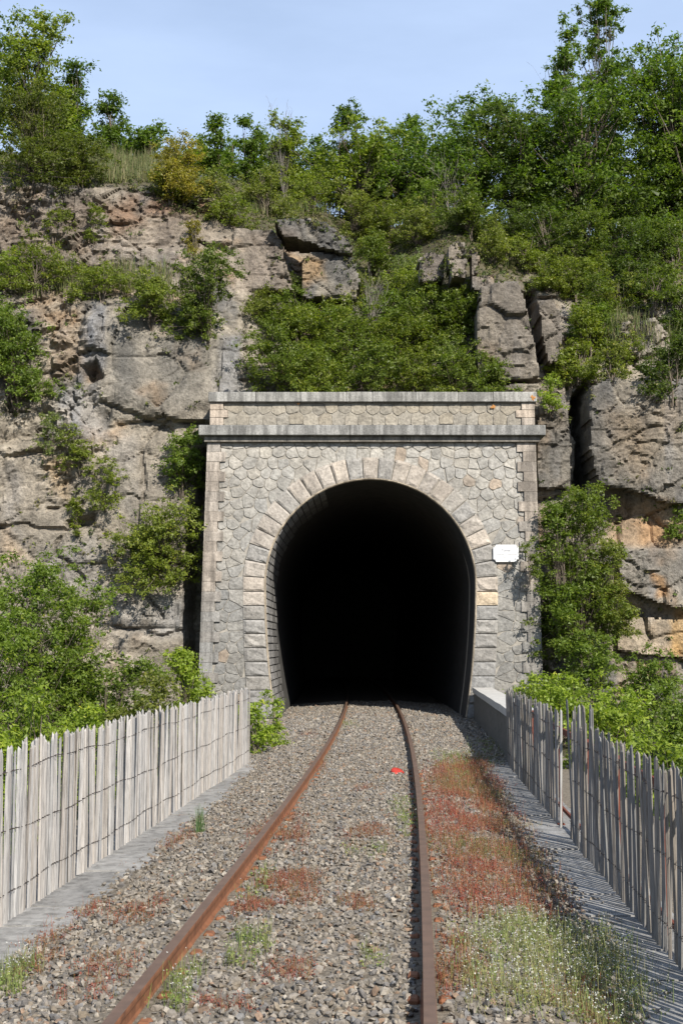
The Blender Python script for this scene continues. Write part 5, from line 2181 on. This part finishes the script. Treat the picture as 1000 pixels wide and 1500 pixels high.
def bank_cover():
    rg = np.random.default_rng(79)
    n = 5200
    Y = rg.uniform(2, 36, n)
    d = rg.uniform(0.9, 15, n)
    sg = rg.choice([-1.0, 1.0], n)
    ds = np.array([0, 0.02, 0.8, 2, 3.5, 5.5, 8, 11, 15, 22, 40])
    zr = np.array([-0.38, -0.85, -1.1, -1.2, -1.3, -1.4, -1.6, -2.2, -3.2, -5.5, -9.1])
    zl = np.array([-0.38, -0.9, -1.3, -1.7, -2.2, -2.9, -3.6, -4.4, -5.5, -7.5, -9.1])
    X = track_c(Y) + np.where(sg > 0, 3.6 + d, -3.3 - d)
    Z = np.where(sg > 0, np.interp(d, ds, zr), np.interp(d, ds, zl)) + 0.35 * fbm(X * 0.5, Y * 0.5, d * 0, 4, 9) + smooth01((Y - 24) / 12) * np.where(sg > 0, 1.2, 1.6)
    pos = np.stack([X, Y, Z + 0.15], -1)
    V, F, rn = leaves(pos, 0.42, 22, 0.12, rg, 0.8, 0.6, True)
    pal = np.array([(0.11, 0.16, 0.03), (0.085, 0.13, 0.025), (0.14, 0.17, 0.045), (0.10, 0.12, 0.03)])
    c = np.repeat(pal[rg.integers(0, 4, len(pos))], 22, 0) * (0.6 + 0.9 * rn[:, None])
    o = link('bank_undergrowth', mesh_np('bank_undergrowth', V, F, False, {'col': np.concatenate([c, np.ones((len(c), 1))], -1)}), M_HERB)
    tag(o, kind='stuff')


bank_cover()


def blades(pos, hgt, wid, rg, cols, lean=0.35, up=True):
    """thin upright blades (one quad each, tapering)"""
    n = len(pos)
    a = rg.uniform(0, 2 * math.pi, n)
    d = np.stack([np.cos(a), np.sin(a), np.zeros(n)], -1)
    s = np.stack([-np.sin(a), np.cos(a), np.zeros(n)], -1)
    h = hgt * rg.uniform(0.5, 1.2, n)
    tip = pos + d * (h * lean * rg.uniform(0, 1.4, n))[:, None] + np.stack([np.zeros(n), np.zeros(n), h], -1)
    w = wid * rg.uniform(0.6, 1.3, n)
    V = np.stack([pos - s * w[:, None] / 2, pos + s * w[:, None] / 2, tip + s * w[:, None] * 0.15, tip - s * w[:, None] * 0.15], 1).reshape(-1, 3)
    F = np.arange(4 * n).reshape(n, 4)
    c = cols[rg.integers(0, len(cols), n)] * rg.uniform(0.7, 1.3, (n, 1))
    return V, F, c


def grass_brow():
    rg = np.random.default_rng(78)
    pos = []
    for (u0, u1, v0, v1, n) in ((95, 230, 210, 268, 150), (370, 500, 270, 315, 60), (720, 830, 340, 400, 50), (40, 250, 395, 440, 90), (900, 1000, 470, 540, 40)):
        for _ in range(n):
            p = hit(rg.uniform(u0, u1), rg.uniform(v0, v1), 37)
            pos.append(np.array(p)[None] + rg.normal(0, 0.16, (32, 3)) * np.array([1, 0.6, 0.3]))
    pos = np.concatenate(pos)
    V, F, c = blades(pos, 0.42, 0.02, rg, np.array([(0.13, 0.155, 0.05), (0.17, 0.165, 0.07), (0.09, 0.125, 0.035), (0.20, 0.18, 0.09)]))
    o = link('brow_grass', mesh_np('brow_grass', V, F, False, {'col': np.concatenate([c, np.ones((len(c), 1))], -1)}), M_HERB)
    tag(o, kind='stuff')


grass_brow()


# ------------------------------------------------------------------ plants on the ballast
def ground_pts(poly, n, rg, z=-0.2, soft=14):
    """points of the ground inside an outline of the photograph, evenly spread over the real ground"""
    gp = [G(u, v, z) for u, v in poly]
    pp = np.array([(p.x, p.y) for p in gp])
    lo, hi = pp.min(0), pp.max(0)
    out = []
    while len(out) < n:
        q = rg.uniform(lo, hi, (n * 2, 2))
        s = sdf_poly(q[:, 0], q[:, 1], pp)
        k = s > rg.normal(0, 0.13, len(q))
        out += [tuple(p) for p in q[k]]
    q = np.array(out[:n])
    off = q[:, 0] - track_c(q[:, 1])
    return np.stack([q[:, 0], q[:, 1], bed_z(off, q[:, 1])], -1)


def herb(name, polys, per_m, cols, hgt, leaf, clump_r, rg, flower=None, stalk=None, thr=-0.2, kind='stuff', nst=3):
    VV, FF, CC, b = [], [], [], 0

    def push(V, F, c):
        nonlocal b
        VV.append(V)
        FF.append(F + b)
        CC.append(c)
        b += len(V)
    for poly, n in polys:
        pos = ground_pts(poly, n, rg)
        nn = fbm(pos[:, 0] * 3.4, pos[:, 1] * 2.6, pos[:, 0] * 0, 3, 140)
        pos = pos[nn > thr]
        m = len(pos)
        h = hgt * rg.uniform(0.35, 1.2, m)
        # leaf clusters
        cen = pos + np.stack([rg.normal(0, clump_r, m), rg.normal(0, clump_r, m), h * 0.6], -1)
        V, F, rn = leaves(cen, clump_r, per_m, leaf, rg, 0.6, 0.9)
        V[:, 2] = np.maximum(V[:, 2], np.repeat(pos[:, 2], per_m * 4) + 0.005)
        hue = np.clip(fbm(pos[:, 0] * 1.1, pos[:, 1] * 0.8, pos[:, 0] * 0, 2, 150) * 1.0 + 0.42 + rg.normal(0, 0.2, m), 0, 0.999)
        ci = (np.repeat(hue, per_m) * len(cols)).astype(int)
        push(V, F, cols[ci] * (0.55 + 0.9 * rn[:, None]))
        if stalk:
            sp = np.repeat(pos, nst, 0) + rg.normal(0, clump_r * 0.8, (m * nst, 3)) * np.array([1, 1, 0])
            V, F, c = blades(sp, hgt * 1.2, stalk[0], rg, np.array(stalk[1]), 0.45)
            push(V, F, c)
            if flower:
                tips = V.reshape(-1, 4, 3)[:, 2:].mean(1)
                tips = tips[rg.random(len(tips)) < flower]
                V, F, rn = leaves(tips, 0.010, 3, 0.009, rg, 1.5, 0.6)
                push(V, F, np.tile(np.array([[0.72, 0.72, 0.66]]), (len(F), 1)) * rg.uniform(0.8, 1.1, (len(F), 1)))
    C = np.concatenate(CC)
    o = link(name, mesh_np(name, np.concatenate(VV), np.concatenate(FF), False, {'col': np.concatenate([C, np.ones((len(C), 1))], -1)}), M_HERB)
    tag(o, kind=kind)
    return o


rg = np.random.default_rng(99)
RED = np.array([(0.26, 0.058, 0.038), (0.25, 0.078, 0.042), (0.265, 0.10, 0.05), (0.235, 0.115, 0.052), (0.20, 0.14, 0.055), (0.14, 0.15, 0.04)])
herb('red_herb_carpet', [([(634, 1140), (665, 1118), (705, 1105), (738, 1180), (775, 1240), (812, 1320), (800, 1345), (720, 1360), (655, 1370), (637, 1250)], 5000)], 12, RED, 0.10, 0.013, 0.055, rg,
     None, (0.004, [(0.28, 0.12, 0.07), (0.26, 0.17, 0.08), (0.30, 0.085, 0.05)]), -0.3, 'stuff', 2)
herb('sparse_herbs', [([(240, 1500), (420, 1200), (505, 1060), (590, 1060), (606, 1200), (606, 1500)], 420), ([(20, 1500), (200, 1330), (420, 1120), (400, 1180), (150, 1480)], 260), ([(0, 1370), (100, 1300), (360, 1112), (375, 1112), (140, 1300), (20, 1400)], 130), ([(640, 1500), (625, 1200), (600, 1060), (690, 1080), (880, 1400), (930, 1500)], 300)],
     5, RED, 0.05, 0.014, 0.03, rg, None, (0.003, [(0.24, 0.17, 0.08), (0.2, 0.1, 0.05), (0.16, 0.17, 0.05)]), 0.08)
herb('red_herb_patches', [
    ([(355, 1262), (372, 1220), (440, 1205), (450, 1245), (390, 1268)], 420), ([(372, 1305), (420, 1285), (470, 1300), (440, 1345), (392, 1330)], 330),
    ([(345, 1340), (400, 1335), (392, 1360), (350, 1358)], 120), ([(170, 1352), (230, 1330), (238, 1345), (180, 1368)], 80), ([(500, 1225), (570, 1220), (565, 1250), (505, 1255)], 160),
    ([(520, 1155), (545, 1150), (545, 1165), (520, 1168)], 40), ([(500, 1330), (545, 1328), (540, 1350), (505, 1350)], 60), ([(452, 1125), (480, 1120), (478, 1140), (455, 1142)], 60),
    ([(440, 1075), (468, 1072), (466, 1088), (440, 1090)], 60), ([(110, 1440), (170, 1415), (200, 1440), (150, 1495), (100, 1490)], 80), ([(50, 1350), (110, 1340), (105, 1365), (55, 1372)], 50),
    ([(235, 1225), (280, 1205), (280, 1232), (240, 1240)], 80), ([(300, 1470), (360, 1455), (370, 1500), (310, 1505)], 110), ([(640, 1390), (700, 1400), (690, 1490), (645, 1500)], 260),
    ([(395, 1425), (460, 1415), (455, 1450), (400, 1455)], 80), ([(800, 1440), (880, 1430), (900, 1500), (810, 1510)], 150), ([(115, 1318), (150, 1310), (150, 1330), (118, 1332)], 40),
    ([(30, 1400), (70, 1380), (75, 1410), (35, 1420)], 60)], 10, RED[:4] * 0.75 + np.array([0.055, 0.045, 0.032]), 0.07, 0.014, 0.04, rg, None, (0.0035, [(0.28, 0.08, 0.05), (0.2, 0.14, 0.05)]), -0.12)
GRN = np.array([(0.19, 0.25, 0.06), (0.23, 0.27, 0.08), (0.15, 0.20, 0.05), (0.25, 0.235, 0.09)])
herb('white_flower_carpet', [([(690, 1395), (760, 1350), (835, 1345), (880, 1385), (925, 1450), (930, 1515), (700, 1515), (675, 1460)], 900),
                             ([(850, 1345), (900, 1345), (960, 1420), (930, 1460)], 160)], 7, GRN, 0.12, 0.015, 0.05, rg,
     0.4, (0.0035, [(0.22, 0.26, 0.08), (0.18, 0.23, 0.06), (0.28, 0.26, 0.12)]), -0.5)
herb('green_herb_patches', [([(640, 1110), (690, 1100), (700, 1140), (650, 1150)], 260), ([(335, 1410), (385, 1380), (390, 1415), (345, 1440)], 70), ([(360, 1320), (385, 1290), (392, 1315), (370, 1340)], 30),
                            ([(230, 1490), (275, 1440), (290, 1460), (250, 1505)], 60), ([(505, 1260), (560, 1255), (560, 1270), (505, 1275)], 18), ([(580, 1180), (606, 1180), (608, 1240), (585, 1240)], 70),
                            ([(0, 1405), (35, 1395), (30, 1440), (0, 1450)], 120), ([(500, 1065), (525, 1062), (525, 1072), (500, 1074)], 30), ([(700, 1085), (735, 1080), (740, 1115), (705, 1115)], 120),
                            ([(530, 1415), (560, 1415), (560, 1445), (530, 1445)], 15)], 6, GRN, 0.11, 0.018, 0.03, rg,
     0.15, (0.004, [(0.15, 0.20, 0.05), (0.2, 0.21, 0.08)]), -0.9)


def grass_tuft(u, v, h, n, label):
    p = G(u, v, -0.26)
    rg = np.random.default_rng(int(u))
    pos = rg.normal(0, 0.03, (n, 3)) * np.array([1, 1, 0])
    V, F, c = blades(pos, h, 0.007, rg, np.array([(0.08, 0.15, 0.05), (0.11, 0.17, 0.05)]), 0.3)
    o = link('grass_tuft', mesh_np('grass_tuft', V, F, False, {'col': np.concatenate([c, np.ones((len(c), 1))], -1)}), M_HERB)
    o.location = p
    tag(o, label, 'grass')


grass_tuft(292, 1222, 0.28, 60, 'single tall green tuft at the edge of the left path')
grass_tuft(357, 1412, 0.2, 50, 'green tuft between the rails near the camera')
